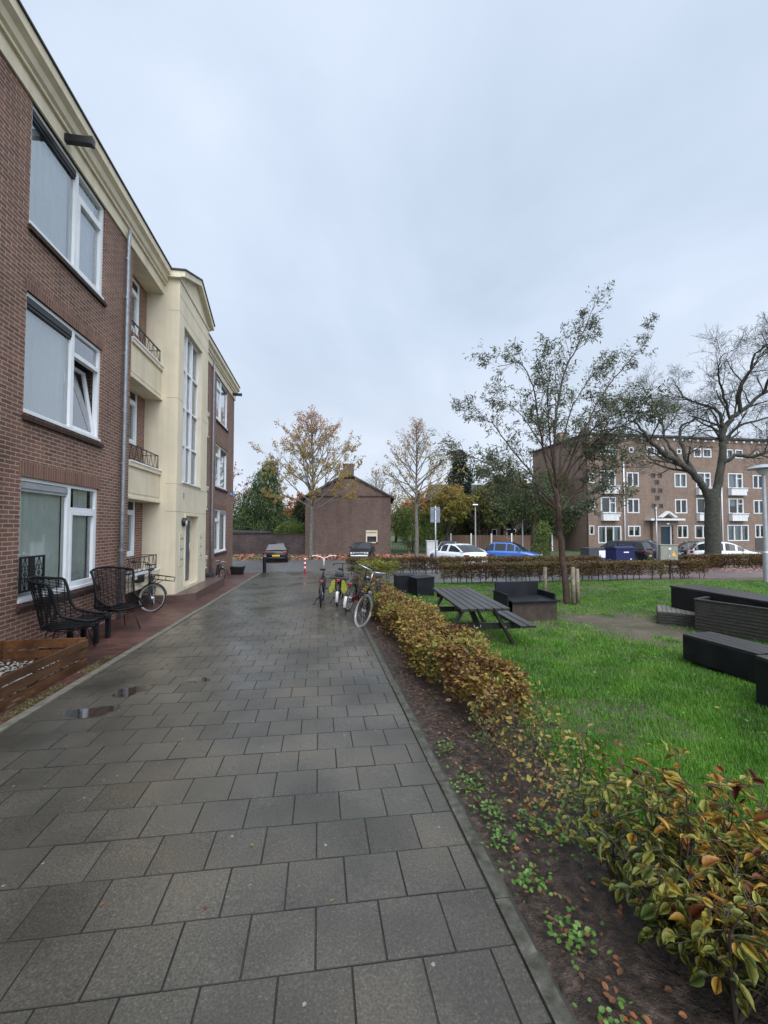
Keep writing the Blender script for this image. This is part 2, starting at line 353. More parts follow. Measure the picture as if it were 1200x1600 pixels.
leafmat('grass', [(0, (.030, .072, .010)), (.3, (.058, .165, .013)), (.65, (.105, .255, .020)), (.88, (.16, .30, .04)), (.96, (.24, .25, .09)), (1, (.22, .17, .09))], rough=.45, trans=.3)
leafmat('moss', [(0, (.07, .05, .025)), (.5, (.12, .12, .04)), (1, (.19, .20, .06))], trans=.1)
leafmat('weed', [(0, (.05, .12, .02)), (1, (.14, .26, .05))], rough=.45)
# ---------------------------------------------------------------- mesh building
COL = scene.collection
class MB:
    def __init__(s, M=None): s.v = []; s.f = []; s.mi = []; s.sm = []; s.M = M or I4; s.cur = 0; s.smooth = False
    def add(s, vs, fs):
        b = len(s.v); M = s.M
        s.v += [tuple(M @ Vector(p)) for p in vs]
        fl = M.determinant() < 0
        for f in fs:
            g = [b + i for i in f]
            s.f.append(g[::-1] if fl else g); s.mi.append(s.cur); s.sm.append(s.smooth)
        return s
    def box(s, x0, x1, y0, y1, z0, z1):
        if x0 > x1: x0, x1 = x1, x0
        if y0 > y1: y0, y1 = y1, y0
        if z0 > z1: z0, z1 = z1, z0
        return s.add([(x0, y0, z0), (x1, y0, z0), (x1, y1, z0), (x0, y1, z0), (x0, y0, z1), (x1, y0, z1), (x1, y1, z1), (x0, y1, z1)],
                     [(0, 3, 2, 1), (4, 5, 6, 7), (0, 1, 5, 4), (1, 2, 6, 5), (2, 3, 7, 6), (3, 0, 4, 7)])
    def beam(s, p, q, w, h, up=(0, 0, 1)):
        """square bar from p to q"""
        p = Vector(p); q = Vector(q); d = (q - p).normalized(); a = d.cross(Vector(up))
        if a.length < 1e-4: a = d.cross(Vector((1, 0, 0)))
        a.normalize(); b = a.cross(d); a *= w / 2; b *= h / 2
        vs = [p - a - b, p + a - b, p + a + b, p - a + b, q - a - b, q + a - b, q + a + b, q - a + b]
        return s.add([tuple(x) for x in vs], [(0, 3, 2, 1), (4, 5, 6, 7), (0, 1, 5, 4), (1, 2, 6, 5), (2, 3, 7, 6), (3, 0, 4, 7)])
    def prism(s, poly, axis, a0, a1):
        n = len(poly)
        def P(c, a):
            return {0: (a, c[0], c[1]), 1: (c[0], a, c[1]), 2: (c[0], c[1], a)}[axis]
        vs = [P(c, a0) for c in poly] + [P(c, a1) for c in poly]
        fs = [tuple(range(n - 1, -1, -1)), tuple(range(n, 2 * n))] + [(i, (i + 1) % n, n + (i + 1) % n, n + i) for i in range(n)]
        return s.add(vs, fs)
    def tube(s, pts, r, n=6, cap=True, closed=False):
        pts = [Vector(p) for p in pts]; m = len(pts)
        rs = [r] * m if isinstance(r, (int, float)) else list(r)
        vs = []; ref = None
        for i, p in enumerate(pts):
            if closed: d = pts[(i + 1) % m] - pts[i - 1]
            else: d = pts[min(i + 1, m - 1)] - pts[max(i - 1, 0)]
            if d.length < 1e-9: d = Vector((0, 0, 1))
            d.normalize()
            if ref is None or abs(ref.dot(d)) > .98: ref = Vector((0, 0, 1)) if abs(d.z) < .9 else Vector((1, 0, 0))
            a = d.cross(ref).normalized(); b = a.cross(d).normalized(); ref = b
            for k in range(n):
                t = 2 * math.pi * k / n; vs.append(tuple(p + (a * math.cos(t) + b * math.sin(t)) * rs[i]))
        fs = []
        for i in range(m if closed else m - 1):
            j = (i + 1) % m
            for k in range(n): fs.append((i * n + k, j * n + k, j * n + (k + 1) % n, i * n + (k + 1) % n))
        if cap and not closed: fs += [tuple(range(n))[::1], tuple((m - 1) * n + k for k in range(n))[::-1]]
        sm = s.smooth; s.smooth = True; s.add(vs, fs); s.smooth = sm
        return s
    def ring(s, c, R_, r, axis=0, n=28, k=6, a0=0, a1=2 * math.pi):
        full = abs(a1 - a0 - 2 * math.pi) < 1e-6
        c = Vector(c); pts = []
        for i in range(n + (0 if full else 1)):
            t = a0 + (a1 - a0) * i / n
            o = {0: (0, math.cos(t), math.sin(t)), 1: (math.cos(t), 0, math.sin(t)), 2: (math.cos(t), math.sin(t), 0)}[axis]
            pts.append(c + Vector(o) * R_)
        return s.tube(pts, r, k, closed=full)
    def lathe(s, prof, n=20, c=(0, 0, 0), axis=2):
        vs = []; fs = []
        for r, z in prof:
            for k in range(n):
                t = 2 * math.pi * k / n; a, b = r * math.cos(t), r * math.sin(t)
                o = {2: (a, b, z), 0: (z, a, b), 1: (a, z, b)}[axis]
                vs.append((c[0] + o[0], c[1] + o[1], c[2] + o[2]))
        for i in range(len(prof) - 1):
            for k in range(n): fs.append((i * n + k, i * n + (k + 1) % n, (i + 1) * n + (k + 1) % n, (i + 1) * n + k))
        fs += [tuple(range(n))[::-1], tuple((len(prof) - 1) * n + k for k in range(n))]
        return s.add(vs, fs)
    def grid(s, fn, nu, nv):
        vs = [fn(i / nu, j / nv) for i in range(nu + 1) for j in range(nv + 1)]
        fs = [(i * (nv + 1) + j, (i + 1) * (nv + 1) + j, (i + 1) * (nv + 1) + j + 1, i * (nv + 1) + j + 1) for i in range(nu) for j in range(nv)]
        return s.add(vs, fs)
    def build(s, name, mats, parent=None, bevel=0, **tags):
        me = bpy.data.meshes.new(name)
        inv = parent_world(parent).inverted() if parent is not None else I4
        me.from_pydata([tuple(inv @ Vector(p)) for p in s.v], [], s.f)
        for m in ([mats] if isinstance(mats, str) else mats): me.materials.append(MATS[m])
        me.polygons.foreach_set('material_index', s.mi); me.polygons.foreach_set('use_smooth', s.sm); me.update()
        o = bpy.data.objects.new(name, me); COL.objects.link(o)
        if parent is not None: o.parent = parent
        if bevel:
            b = o.modifiers.new('bevel', 'BEVEL'); b.width = bevel; b.segments = 2; b.limit_method = 'ANGLE'; b.harden_normals = False
        for k, t in tags.items(): o[k] = t
        return o
def parent_world(p):
    m = I4.copy(); chain = []
    while p is not None: chain.append(p); p = p.parent
    for q in reversed(chain): m = m @ Matrix.LocRotScale(q.location, q.rotation_euler, q.scale)
    return m
def thing(name, label, cat, loc=(0, 0, 0), rz=0, group=None, rot=None):
    o = bpy.data.objects.new(name, None); COL.objects.link(o); o.empty_display_size = .2
    o.location = loc; o.rotation_euler = rot or (0, 0, rz); o['label'] = label; o['category'] = cat
    if group: o['group'] = group
    return o
def frame(o): return parent_world(o)
def tag(o, label, cat, group=None):
    o['label'] = label; o['category'] = cat
    if group: o['group'] = group
    return o
def copy_tree(o, parent=None):
    c = o.copy(); COL.objects.link(c); c.parent = parent
    for ch in list(o.children): copy_tree(ch, c)
    return c
def npmesh(name, V, F, mats, attr=None, parent=None, smooth=False, fm=None):
    """fast mesh: V (n,3), F (m,k) all faces k-gons, attr per vertex"""
    me = bpy.data.meshes.new(name); n = len(V); m, k = F.shape
    me.vertices.add(n); me.vertices.foreach_set('co', V.astype(np.float32).ravel())
    me.loops.add(m * k); me.loops.foreach_set('vertex_index', F.astype(np.int32).ravel())
    me.polygons.add(m); me.polygons.foreach_set('loop_start', np.arange(0, m * k, k, dtype=np.int32))
    me.update(calc_edges=True)
    if attr is not None:
        a = me.attributes.new('rnd', 'FLOAT', 'POINT'); a.data.foreach_set('value', attr.astype(np.float32))
    for q in ([mats] if isinstance(mats, str) else mats): me.materials.append(MATS[q])
    if fm is not None: me.polygons.foreach_set('material_index', fm.astype(np.int32))
    me.polygons.foreach_set('use_smooth', np.full(m, smooth, dtype=bool))
    o = bpy.data.objects.new(name, me); COL.objects.link(o)
    if parent is not None: o.parent = parent
    return o
rng = np.random.default_rng(11)
def leaves(P, size, aspect=.55, D=None, curl=.25, seed=0, shape=6, rnd=None, flat=0.0):
    """leaf cards bent along the midrib: P (n,3) base points, D (n,3) pointing directions"""
    g = np.random.default_rng(seed + 5); n = len(P)
    if D is None: D = g.normal(size=(n, 3))
    D = D / (np.linalg.norm(D, axis=1, keepdims=True) + 1e-9)
    up = g.normal(size=(n, 3)); up[:, 2] = np.abs(up[:, 2]) + flat
    S = np.cross(D, up); S /= (np.linalg.norm(S, axis=1, keepdims=True) + 1e-9)
    Nn = np.cross(S, D)
    L = (size * g.uniform(.65, 1.25, n))[:, None] if np.isscalar(size) else (size * g.uniform(.7, 1.2, n))[:, None]
    Wd = L * aspect / 2
    if shape == 6:   # base, two shoulder pairs, tip; folded on the midrib
        pts = [(0, 0, 0), (.3, .9, .5), (.68, .8, .5), (1, 0, -1.2), (.68, -.8, .5), (.3, -.9, .5)]
        V = np.stack([P + D * L * a + S * Wd * b + Nn * L * curl * (c * .25 if abs(b) > 0 else c * .25) for a, b, c in pts], 1)
        F = np.array([[0, 1, 2, 3], [0, 3, 4, 5]])
        k = 6
    else:
        V = np.stack([P, P + D * L * .5 + S * Wd, P + D * L, P + D * L * .5 - S * Wd], 1); F = np.array([[0, 1, 2, 3]]); k = 4
    FF = (np.arange(n)[:, None, None] * k + F[None]).reshape(-1, 4)
    r = g.random(n) if rnd is None else rnd
    return V.reshape(-1, 3), FF, np.repeat(r, k)
def box_noise(P, s=1.0, seed=0):
    """cheap smooth pseudo noise 0..1 by summed sines"""
    g = np.random.default_rng(seed); t = np.zeros(len(P))
    for i in range(7):
        k = g.normal(size=3) * s * (1 + i * .35); t += np.sin(P @ k + g.uniform(0, 6.3)) / (1 + i * .2)
    return np.clip(.5 + t / 7.0, 0.001, 1)
# ================================================================ ground sheets
def sheet(name, poly, off, mat, kind='structure', **k):
    """flat polygon in world x,y laid on the sloping ground; cut at the bend of the slope"""
    def clip(P, keep_low):
        out = []
        for i in range(len(P)):
            a, b = P[i - 1], P[i]
            ia = (a[1] <= YB) == keep_low or a[1] == YB; ib = (b[1] <= YB) == keep_low or b[1] == YB
            if ia != ib:
                t = (YB - a[1]) / (b[1] - a[1]); out.append((a[0] + (b[0] - a[0]) * t, YB))
            if ib: out.append(b)
        return out
    mb = MB()
    for low in (True, False):
        q = clip(poly, low)
        if len(q) > 2: mb.add([(x, y, G(y) + off) for x, y in q], [tuple(range(len(q)))])
    o = mb.build(name, mat)
    if kind: o['kind'] = kind
    for a, b in k.items(): o[a] = b
    return o
def pv(*l): return [tuple(W(v, u)[:2]) for v, u in l]
mbg = MB()
mbg.add([(-900, -30, G(-30) - .03), (900, -30, G(-30) - .03), (900, YB, G(YB) - .03), (-900, YB, G(YB) - .03), (-900, 1500, G(YB) - .03), (900, 1500, G(YB) - .03)], [(0, 1, 2, 3), (3, 2, 5, 4)])
mbg.build('ground', 'verge', kind='structure')
VL, VR = -2.9, .87       # kerb lines of the slab path
sheet('path_bed', pv((VL, -4), (VR + .1, -4), (VR + .1, 22.5), (VL, 22.5)), -.006, 'joint')
sheet('brick_pavement', pv((-6.5, -4), (VL - .1, -4), (VL - .1, 22.3), (-6.5, 22.3)), 0.0, 'paver_red')
sheet('street', pv((-30, 22.3), (60, 22.3), (60, 38.0), (-30, 34.0)), -.012, 'paver_grey')
sheet('side_pavement', pv((.9, 17.4), (60, 17.4), (60, 22.3), (-.5, 22.3)), 0.0, 'paver_grey')
sheet('pavement', pv((13.5, 15.9), (60, 15.9), (60, 20.5), (13.5, 20.5)), .004, 'paver_pink')
sheet('hedge_path', pv((1.1, 15.9), (13.5, 15.9), (13.5, 20.5), (1.1, 20.5)), .004, 'asphalt')
sheet('parking_patch', pv((-4.9, 22.5), (-1.7, 22.5), (-1.9, 32), (-5.2, 32)), -.008, 'asphalt')
sheet('forecourt', pv((15, 24), (60, 24), (60, 39), (15, 39)), -.004, 'asphalt')
sheet('verge', pv((-12, 34.0), (30, 36.2), (30, 60), (-12, 60)), .0, 'verge')
# soil bed, with lumps
def soil():
    nu, nv = 260, 60
    U = np.linspace(-.5, 13.5, nu); V = np.linspace(VR + .07, 2.6, nv)
    uu, vv = np.meshgrid(U, V, indexing='ij')
    X = vv * CA - uu * SA; Y = uu * CA + vv * SA
    P = np.stack([X, Y, 0 * X], -1).reshape(-1, 3)
    h = (box_noise(P, 9, 1) - .5) * .035 + (box_noise(P, 30, 2) - .5) * .018 + (box_noise(P, 75, 3) - .5) * .008
    e = np.clip((vv.ravel() - VR - .07) / .12, 0, 1)
    P[:, 2] = -SL * P[:, 1] - .01 + h * e + .012 * e
    i = np.arange(nu * nv).reshape(nu, nv)
    F = np.stack([i[:-1, :-1].ravel(), i[:-1, 1:].ravel(), i[1:, 1:].ravel(), i[1:, :-1].ravel()], 1)[:, ::-1]
    o = npmesh('soil_bed', P, F, 'soil', smooth=True); o['kind'] = 'structure'
soil()
# lawn ground, rough
def lawn_ground():
    n = 240
    U = np.linspace(-2, 15.9, n); V = np.linspace(2.25, 24, n)
    uu, vv = np.meshgrid(U, V, indexing='ij')
    P = np.stack([vv * CA - uu * SA, uu * CA + vv * SA, 0 * uu], -1).reshape(-1, 3)
    P[:, 2] = -SL * P[:, 1] + .012 + (box_noise(P, 2.2, 5) - .5) * .03 + (box_noise(P, 9, 6) - .5) * .014
    i = np.arange(n * n).reshape(n, n)
    F = np.stack([i[:-1, :-1].ravel(), i[1:, :-1].ravel(), i[1:, 1:].ravel(), i[:-1, 1:].ravel()], 1)[:, ::-1]
    o = npmesh('lawn', P, F, 'earth', smooth=True); o['kind'] = 'structure'
lawn_ground()
# slabs of the path, each with its own height, tilt and tone
def slabs():
    V = []; F = []; att = []; FM = []
    pit = .3025; jt = .0019
    def slab(v0, v1, u0, u1, r):
        # skew: rows run slightly off square
        dz = random.gauss(0, .0009); tx, ty = random.gauss(0, .0016), random.gauss(0, .0016)
        cx, cy = (v0 + v1) / 2, (u0 + u1) / 2; b = .003
        base = len(V)
        for (ins, dzz) in ((0, -.03), (0, -b), (b, 0)):
            for (a, c) in ((v0 + jt + ins, u0 + jt + ins), (v1 - jt - ins, u0 + jt + ins), (v1 - jt - ins, u1 - jt - ins), (v0 + jt + ins, u1 - jt - ins)):
                p = W(a, c - .026 * (a - .15)); V.append((p.x, p.y, G(p.y) + dz + dzz + (a - cx) * tx + (c - cy) * ty)); att.append(r)
        for L in (0, 1):
            for k in range(4): F.append((base + L * 4 + k, base + L * 4 + (k + 1) % 4, base + L * 4 + 4 + (k + 1) % 4, base + L * 4 + 4 + k))
        F.append((base + 8, base + 9, base + 10, base + 11)); FM.extend([1] * 8 + [0])
    for k in range(-15, 67):
        u0 = 2.105 + pit * (k - 1); off = .145 if k % 2 else .145 + pit / 2
        j0 = math.floor((VL - off) / pit)
        for j in range(j0, j0 + 16):
            a = max(off + j * pit, VL); b = min(off + (j + 1) * pit, VR)
            if b - a < .03: continue
            slab(a, b, u0, u0 + pit, min(1, max(0, random.gauss(.5, .18))))
    o = npmesh('path', np.array(V), np.array(F), ['slab', 'slab_edge'], np.array(att), fm=np.array(FM)); o['kind'] = 'structure'
slabs()
# shallow puddles left on the slabs
for cx, cy, rx, ry, sd in ((-3.02, 4.33, .20, .16, 1), (-2.97, 4.92, .17, .17, 2), (-2.35, 5.3, .12, .1, 3)):
    g_ = random.Random(sd); mb = MB(); ph = [g_.uniform(0, 6) for _ in range(3)]; vs = []
    for k in range(28):
        a = k / 28 * 6.283; r_ = 1 + .22 * math.sin(2 * a + ph[0]) + .14 * math.sin(3 * a + ph[1]) + .08 * math.sin(5 * a + ph[2])
        x, y = cx + rx * r_ * math.cos(a), cy + ry * r_ * math.sin(a); vs.append((x, y, G(y) + .0035))
    mb.add(vs, [tuple(range(28))]); o = mb.build('puddle', 'puddle_water'); o['kind'] = 'structure'
# edging strips either side of the path
for nm, a, b, mat in (('kerb', VL - .1, VL, 'kerb'), ('kerb', VR, VR + .07, 'edging')):
    mb = MB(PF); u = -4.0
    while u < 22.3:
        L = 1.0; jz = random.gauss(0, .003); jv = random.gauss(0, .004)
        mb2 = [(a + jv, u + .004), (b + jv, u + .004), (b + jv, u + L - .004), (a + jv, u + L - .004)]
        vs = []
        for z in (-.05, .012 + jz):
            for x, y in mb2: q = W(x, y); vs.append((x, y, G(q.y) + z))
        mb.add(vs, [(0, 1, 5, 4), (1, 2, 6, 5), (2, 3, 7, 6), (3, 0, 4, 7), (4, 5, 6, 7)]); u += L
    o = mb.build(nm, mat); o['kind'] = 'structure'
# ================================================================ facade helpers
def fac_frame(v0, u0, along):
    """local (a, d, z): a along the wall, d outward"""
    o = W(v0, u0)
    U = Vector((-SA, CA, 0)); Vv = Vector((CA, SA, 0))
    ax, out = (U, Vv) if along == 'u' else (Vv, -U)
    return Matrix(((ax.x, out.x, 0, o.x), (ax.y, out.y, 0, o.y), (0, 0, 1, 0), (0, 0, 0, 1)))
def wall(mb, a0, a1, z0, z1, holes, d=0.0, dep=.3):
    A_ = sorted({a0, a1, *[h[0] for h in holes], *[h[1] for h in holes]}); Z = sorted({z0, z1, *[h[2] for h in holes], *[h[3] for h in holes]})
    for i in range(len(A_) - 1):
        for j in range(len(Z) - 1):
            ca, cz = (A_[i] + A_[i + 1]) / 2, (Z[j] + Z[j + 1]) / 2
            if any(h[0] < ca < h[1] and h[2] < cz < h[3] for h in holes): continue
            mb.add([(A_[i], d, Z[j]), (A_[i + 1], d, Z[j]), (A_[i + 1], d, Z[j + 1]), (A_[i], d, Z[j + 1])], [(3, 2, 1, 0)])
    for h in holes + [(a0, a1, z0, z1)]:
        p = [(h[0], h[2]), (h[1], h[2]), (h[1], h[3]), (h[0], h[3])]
        for k in range(4):
            (x, z), (x2, z2) = p[k], p[(k + 1) % 4]
            mb.add([(x, d, z), (x2, d, z2), (x2, d - dep, z2), (x, d - dep, z)], [(0, 1, 2, 3)])
def fr(mb, a0, a1, z0, z1, d0, d1, w):
    """rectangular frame ring"""
    mb.box(a0, a1, d0, d1, z0, z0 + w); mb.box(a0, a1, d0, d1, z1 - w, z1)
    mb.box(a0, a0 + w, d0, d1, z0 + w, z1 - w); mb.box(a1 - w, a1, d0, d1, z0 + w, z1 - w)
def drape(mb, a0, a1, z0, z1, d, amp=.02, wl=.09, seed=1):
    g = random.Random(seed); n = max(8, int((a1 - a0) / .02)); ph = [g.uniform(0, 6) for _ in range(3)]
    def f(s, t):
        a = a0 + (a1 - a0) * s
        return (a, d + amp * (math.sin(a / wl * 6.28 + ph[0]) + .5 * math.sin(a / wl * 3.3 + ph[1])), z0 + (z1 - z0) * t)
    mb.smooth = True; mb.grid(f, n, 1); mb.smooth = False
def pane(mb, a0, a1, z0, z1, d): mb.add([(a0, d, z0), (a1, d, z0), (a1, d, z1), (a0, d, z1)], [(3, 2, 1, 0)])
# ================================================================ left apartment building
VF = -4.45
BL = thing('apartment_building', 'brown brick apartment building with cream stair tower and big white windows beside the paved path', 'building', W(VF, 13.95, -.4), A)
FL = fac_frame(VF, 0, 'u')
BT = -1.0
wins = []
for (z0, z1) in ((.66, 2.56), (3.55, 5.43), (6.5, 8.43)):
    wins.append((6.98, 9.2, z0, z1)); wins.append((18.7, 20.92, z0, z1))
    if z0 < 8: wins.append((1.2, 3.4, z0, z1))
ZT = 8.43
mb = MB(FL)
wall(mb, -3.0, 10.5, BT, ZT, [w for w in wins if w[1] < 10]); mb.build('wall', 'brick_red', BL)
mb = MB(FL); wall(mb, 17.4, 22.45, BT, ZT, [w for w in wins if w[0] > 15]); mb.build('wall', 'brick_red', BL)
mb = MB(FL)   # end and rear walls, recess cheeks and recess backs
RD = -.42
for a0, a1, hs in ((10.5, 12.4, [(10.95, 11.97, 1.02, 2.52), (10.95, 11.97, 3.95, 5.42), (10.95, 11.97, 6.93, 8.36)]), (15.5, 17.4, [(15.95, 16.97, 1.02, 2.52), (15.95, 16.97, 3.95, 5.42), (15.95, 16.97, 6.93, 8.36)])):
    wall(mb, a0, a1, BT, 8.45, hs, RD, .2)
mb.add([(22.45, 0, BT), (22.45, -9, BT), (22.45, -9, 9), (22.45, 0, 9)], [(0, 1, 2, 3)])
mb.add([(-3, 0, BT), (-3, -9, BT), (-3, -9, 9), (-3, 0, 9)], [(3, 2, 1, 0)])
mb.add([(-3, -9, BT), (22.45, -9, BT), (22.45, -9, 9), (-3, -9, 9)], [(0, 1, 2, 3)])
mb.build('recess_wall', 'brick_red', BL)
def arches(mb, w, zt):
    mb.box(w[0] - .04, w[1] + .04, -.05, .004, zt + .0, zt + .24)
mb = MB(FL); mb.box(-3, 6.9, -.05, .003, .02, .15); mb.build('plinth_course', 'brick_header', BL)
def sill_of(w, root):
    mb = MB(FL); mb.prism([(-.12, w[2] - .12), (.055, w[2] - .135), (.055, w[2] - .07), (-.12, w[2] - .001)], 0, w[0] - .03, w[1] + .05); mb.build('sill', 'brick_sill', root)
    if w[3] < 8: mb = MB(FL); arches(mb, w, w[3]); mb.build('soldier_course', 'brick_header', root)
mb = MB(FL); mb.box(-3, 22.4, -8.9, -.45, 9.0, 9.1); mb.build('roof', 'roof_dark', BL)
def big_window(w, flip, gl, cur, tilt=False, screen=True, cz=None, part_curtain=False):
    a0, a1, z0, z1 = w; mb = MB(FL); dd0, dd1 = -.13, -.035
    def X(t): return a1 - t if flip else a0 + t
    wd = a1 - a0; am = X(wd * .575)
    fr(mb, a0, a1, z0, z1, dd0, dd1, .06)
    mb.box(am - .045, am + .045, dd0, dd1 + .004, z0 + .06, z1 - .06)
    s0, s1 = sorted((am + (-.045 if flip else .045), X(wd - .06)))
    zt = z1 - .45
    mb.box(s0, s1, dd0, dd1 + .002, zt - .04, zt + .04)
    mb.box(a0, a1, dd1, dd1 + .05, z0 - .015, z0 + .03)
    root = mb.build('window', 'white_paint', BL); sill_of(w, root)
    b0, b1 = sorted((am - (-.045 if flip else .045), X(.06)))
    g = MB(FL); pane(g, b0, b1, z0 + .06, z1 - .06, -.08); pane(g, s0, s1, zt + .04, z1 - .06, -.08)
    g.build('pane', gl, root)
    s = MB(FL)
    if tilt:
        th = R(9); o = Matrix.Translation((0, -.09, z0 + .06)) @ Matrix.Rotation(th, 4, 'X')
        s.M = FL @ o; H = zt - .04 - z0 - .06
        fr(s, s0 + .01, s1 - .01, 0, H - .02, -.03, .03, .055); s.build('sash', 'white_paint', root)
        g = MB(FL @ o); pane(g, s0 + .06, s1 - .06, .055, H - .07, 0); g.build('pane', gl, root)
    else:
        fr(s, s0 + .002, s1 - .002, z0 + .062, zt - .042, dd0 + .01, dd1 + .012, .06); s.build('sash', 'white_paint', root)
        g = MB(FL); pane(g, s0 + .06, s1 - .06, z0 + .12, zt - .1, -.08); g.build('pane', gl, root)
    c = MB(FL); drape(c, b0 - .02, b1 + .02, z0, z1, -.18, seed=int(a0 * 7 + z0)); 
    if part_curtain: drape(c, s0 + (s1 - s0) * .40, s1, z0, z1, -.18, seed=3)
    else: drape(c, s0, s1, z0, z1, -.20 if not tilt else -.55, seed=4)
    c.build('curtain', cur, root)
    rm = MB(FL); rm.add([(a0, -.145, z0), (a1, -.145, z0), (a1, -.145, z1), (a0, -.145, z1), (a0, -1.2, z0), (a1, -1.2, z0), (a1, -1.2, z1), (a0, -1.2, z1)], [(4, 5, 6, 7), (0, 1, 5, 4), (2, 3, 7, 6), (1, 2, 6, 5), (3, 0, 4, 7)])
    rm.build('reveal', 'room_beige' if z0 < 1 else 'room_dark', root)
    if screen:
        r = MB(FL); r.box(b0, b1, -.10, -.03, z1 - .17, z1 - .075); r.box(b0, b1, -.075, -.045, z1 - .22, z1 - .17); r.build('roller_screen', ['grey_panel' if z0 < 1 else 'black_metal'], root)
for w in wins:
    fl = w[0] > 15; low = w[2] < 1
    big_window(w, fl, 'window_glass' if low else 'window_glass_sky', 'curtain_green' if low else 'curtain', tilt=(w[0] == 6.98 and 3 < w[2] < 4), part_curtain=low)
# small windows in the recesses
for a0 in (10.95, 15.95):
    for (z0, z1) in ((1.02, 2.52), (3.95, 5.42), (6.93, 8.36)):
        mb = MB(FL); fr(mb, a0, a0 + 1.02, z0, z1, RD - .12, RD - .02, .07); mb.box(a0 + .07, a0 + .95, RD - .12, RD - .015, z1 - .36, z1 - .29)
        fr(mb, a0 + .07, a0 + .95, z0 + .07, z1 - .36, RD - .1, RD - .01, .06)
        r = mb.build('window', 'white_paint', BL)
        g = MB(FL); pane(g, a0 + .13, a0 + .89, z0 + .13, z1 - .42, RD - .06); g.build('pane', 'window_glass', r)
        c = MB(FL); drape(c, a0, a0 + 1.02, z0, z1 - .36, RD - .2); c.build('curtain', 'curtain', r)
        c = MB(FL); c.box(a0 + .07, a0 + .95, RD - .11, RD - .05, z1 - .29, z1 - .07); c.build('vent', 'black_metal', r)
# french balconies
def balcony(a0, a1, zp0, zp1, flip):
    mb = MB(FL)
    mb.box(a0 + .004, a1 - .004, RD + .004, .0, zp0 + .004, zp1)                # body
    nb = 30
    for i in range(nb):                                                        # ribbed front
        a = a0 + (a1 - a0) * i / nb; mb.box(a + .008, a + (a1 - a0) / nb - .004, .0, .012, zp0 + .08, zp1 - .09)
    mb.box(a0 + .004, a1 - .004, RD + .004, .05, zp1 + .002, zp1 + .10)
    mb.box(a0 + .004, a1 - .004, RD + .004, .04, zp0 - .06, zp0 + .002)
    b = mb.build('balcony', 'cream', BL)
    c = MB(FL); c.box(a0 + .006, a1 - .006, RD + .006, .07, zp1 + .102, zp1 + .14); c.build('coping', 'white_paint', b)
    r = MB(FL); z0 = zp1 + .16; z1 = z0 + .36; d = .0
    r.box(a0 + .02, a1 - .12, d - .018, d + .018, z1 - .012, z1 + .012); r.box(a0 + .02, a1 - .12, d - .01, d + .01, z0, z0 + .02)
    n = 6; L = (a1 - .14 - a0 - .02) / n
    for i in range(n):
        x = a0 + .02 + L * i
        r.tube([(x, d, z0), (x + L * .35, d, z1)], .007, 5); r.tube([(x + L * .35, d, z1), (x + L * .8, d, z0)], .007, 5)
    r.tube([(a1 - .13, d, z0 - .03), (a1 - .13, d, z1)], .012, 6)
    r.tube([(a1 - .13, d, z1), (a1 - .13, RD, z1)], .01, 6)
    r.build('railing', 'black_metal', b)
for a0, a1 in ((10.5, 12.4), (15.5, 17.4)):
    for z0, z1 in ((2.52, 3.24), (5.42, 6.20)): balcony(a0, a1, z0, z1, False)
    balcony(a0, a1, .30 if a0 < 12 else .2, .50, False)
# cornice with frieze
mb = MB(FL)
for a0, a1 in ((-3, 12.395), (15.505, 22.6)):
    mb.prism([(-.45, ZT), (.035, ZT), (.035, 8.70), (.085, 8.70), (.085, 8.76), (.13, 8.79), (.16, 8.90), (.24, 8.96), (.24, 9.13), (-.45, 9.13)], 0, a0, a1)
mb.build('cornice', 'cream', BL)
mb = MB(FL)
for a0, a1 in ((-3, 12.39), (15.51, 22.63)): mb.box(a0, a1, -.46, .27, 9.132, 9.165)
mb.build('roof_edge', 'roof_dark', BL)
for a0, a1 in ((10.5, 12.4), (15.5, 17.4)): mb = MB(FL); mb.box(a0 + .002, a1 - .002, RD + .002, .0, ZT - .002, ZT + .02); mb.build('soffit', 'cream', BL)
# stair tower
TD = .46; ta0, ta1 = 12.4, 15.5; tw = (12.85, 14.75, 3.12, 7.75); dr = (13.22, 14.5, -.02, 2.12)
mb = MB(FL); wall(mb, ta0, ta1, -.10, 8.86, [tw, dr], TD, .26)
for a in (ta0, ta1): mb.add([(a, RD, -.10), (a, TD - .26, -.10), (a, TD - .26, 8.86), (a, RD, 8.86)], [(0, 1, 2, 3)])
mb.prism([(ta0, 8.86), (ta1, 8.86), (ta1, 9.02), ((ta0 + ta1) / 2, 9.62), (ta0, 9.02)], 1, -3.0, TD - .0)
TW = mb.build('stair_tower', 'cream', BL)
mb = MB(FL)   # joints in the render
for z in (2.22, 3.0, 5.45, 7.98): mb.box(ta0 - .003, ta1 + .003, TD - .3, TD + .003, z, z + .013) if z > 7.9 or z < 3.05 else (mb.box(ta0 - .003, tw[0], TD - .3, TD + .003, z, z + .013), mb.box(tw[1], ta1 + .003, TD - .3, TD + .003, z, z + .013))
mb.box(ta0 + .02, ta1 - .02, TD - .02, TD + .004, 8.45, 8.47)
mb.build('joint', 'groove', TW)
mb = MB(FL); mid = (ta0 + ta1) / 2      # pediment: raking mouldings and base line
for s in (-1, 1):
    e = mid + s * 1.66
    mb.prism([(e, 8.93), (e, 9.10), (mid, 9.80), (mid, 9.63)] if s < 0 else [(e, 8.93), (mid, 9.63), (mid, 9.80), (e, 9.10)], 1, -.3, TD + .16)
mb.box(ta0 - .02, ta1 + .02, TD - .05, TD + .03, 8.86, 8.94)
for a in (ta0 - .12, ta1): mb.box(a, a + .12, -.2, TD + .05, 8.90, 9.0)
mb.build('pediment', 'cream_pale', TW)
mb = MB(FL)
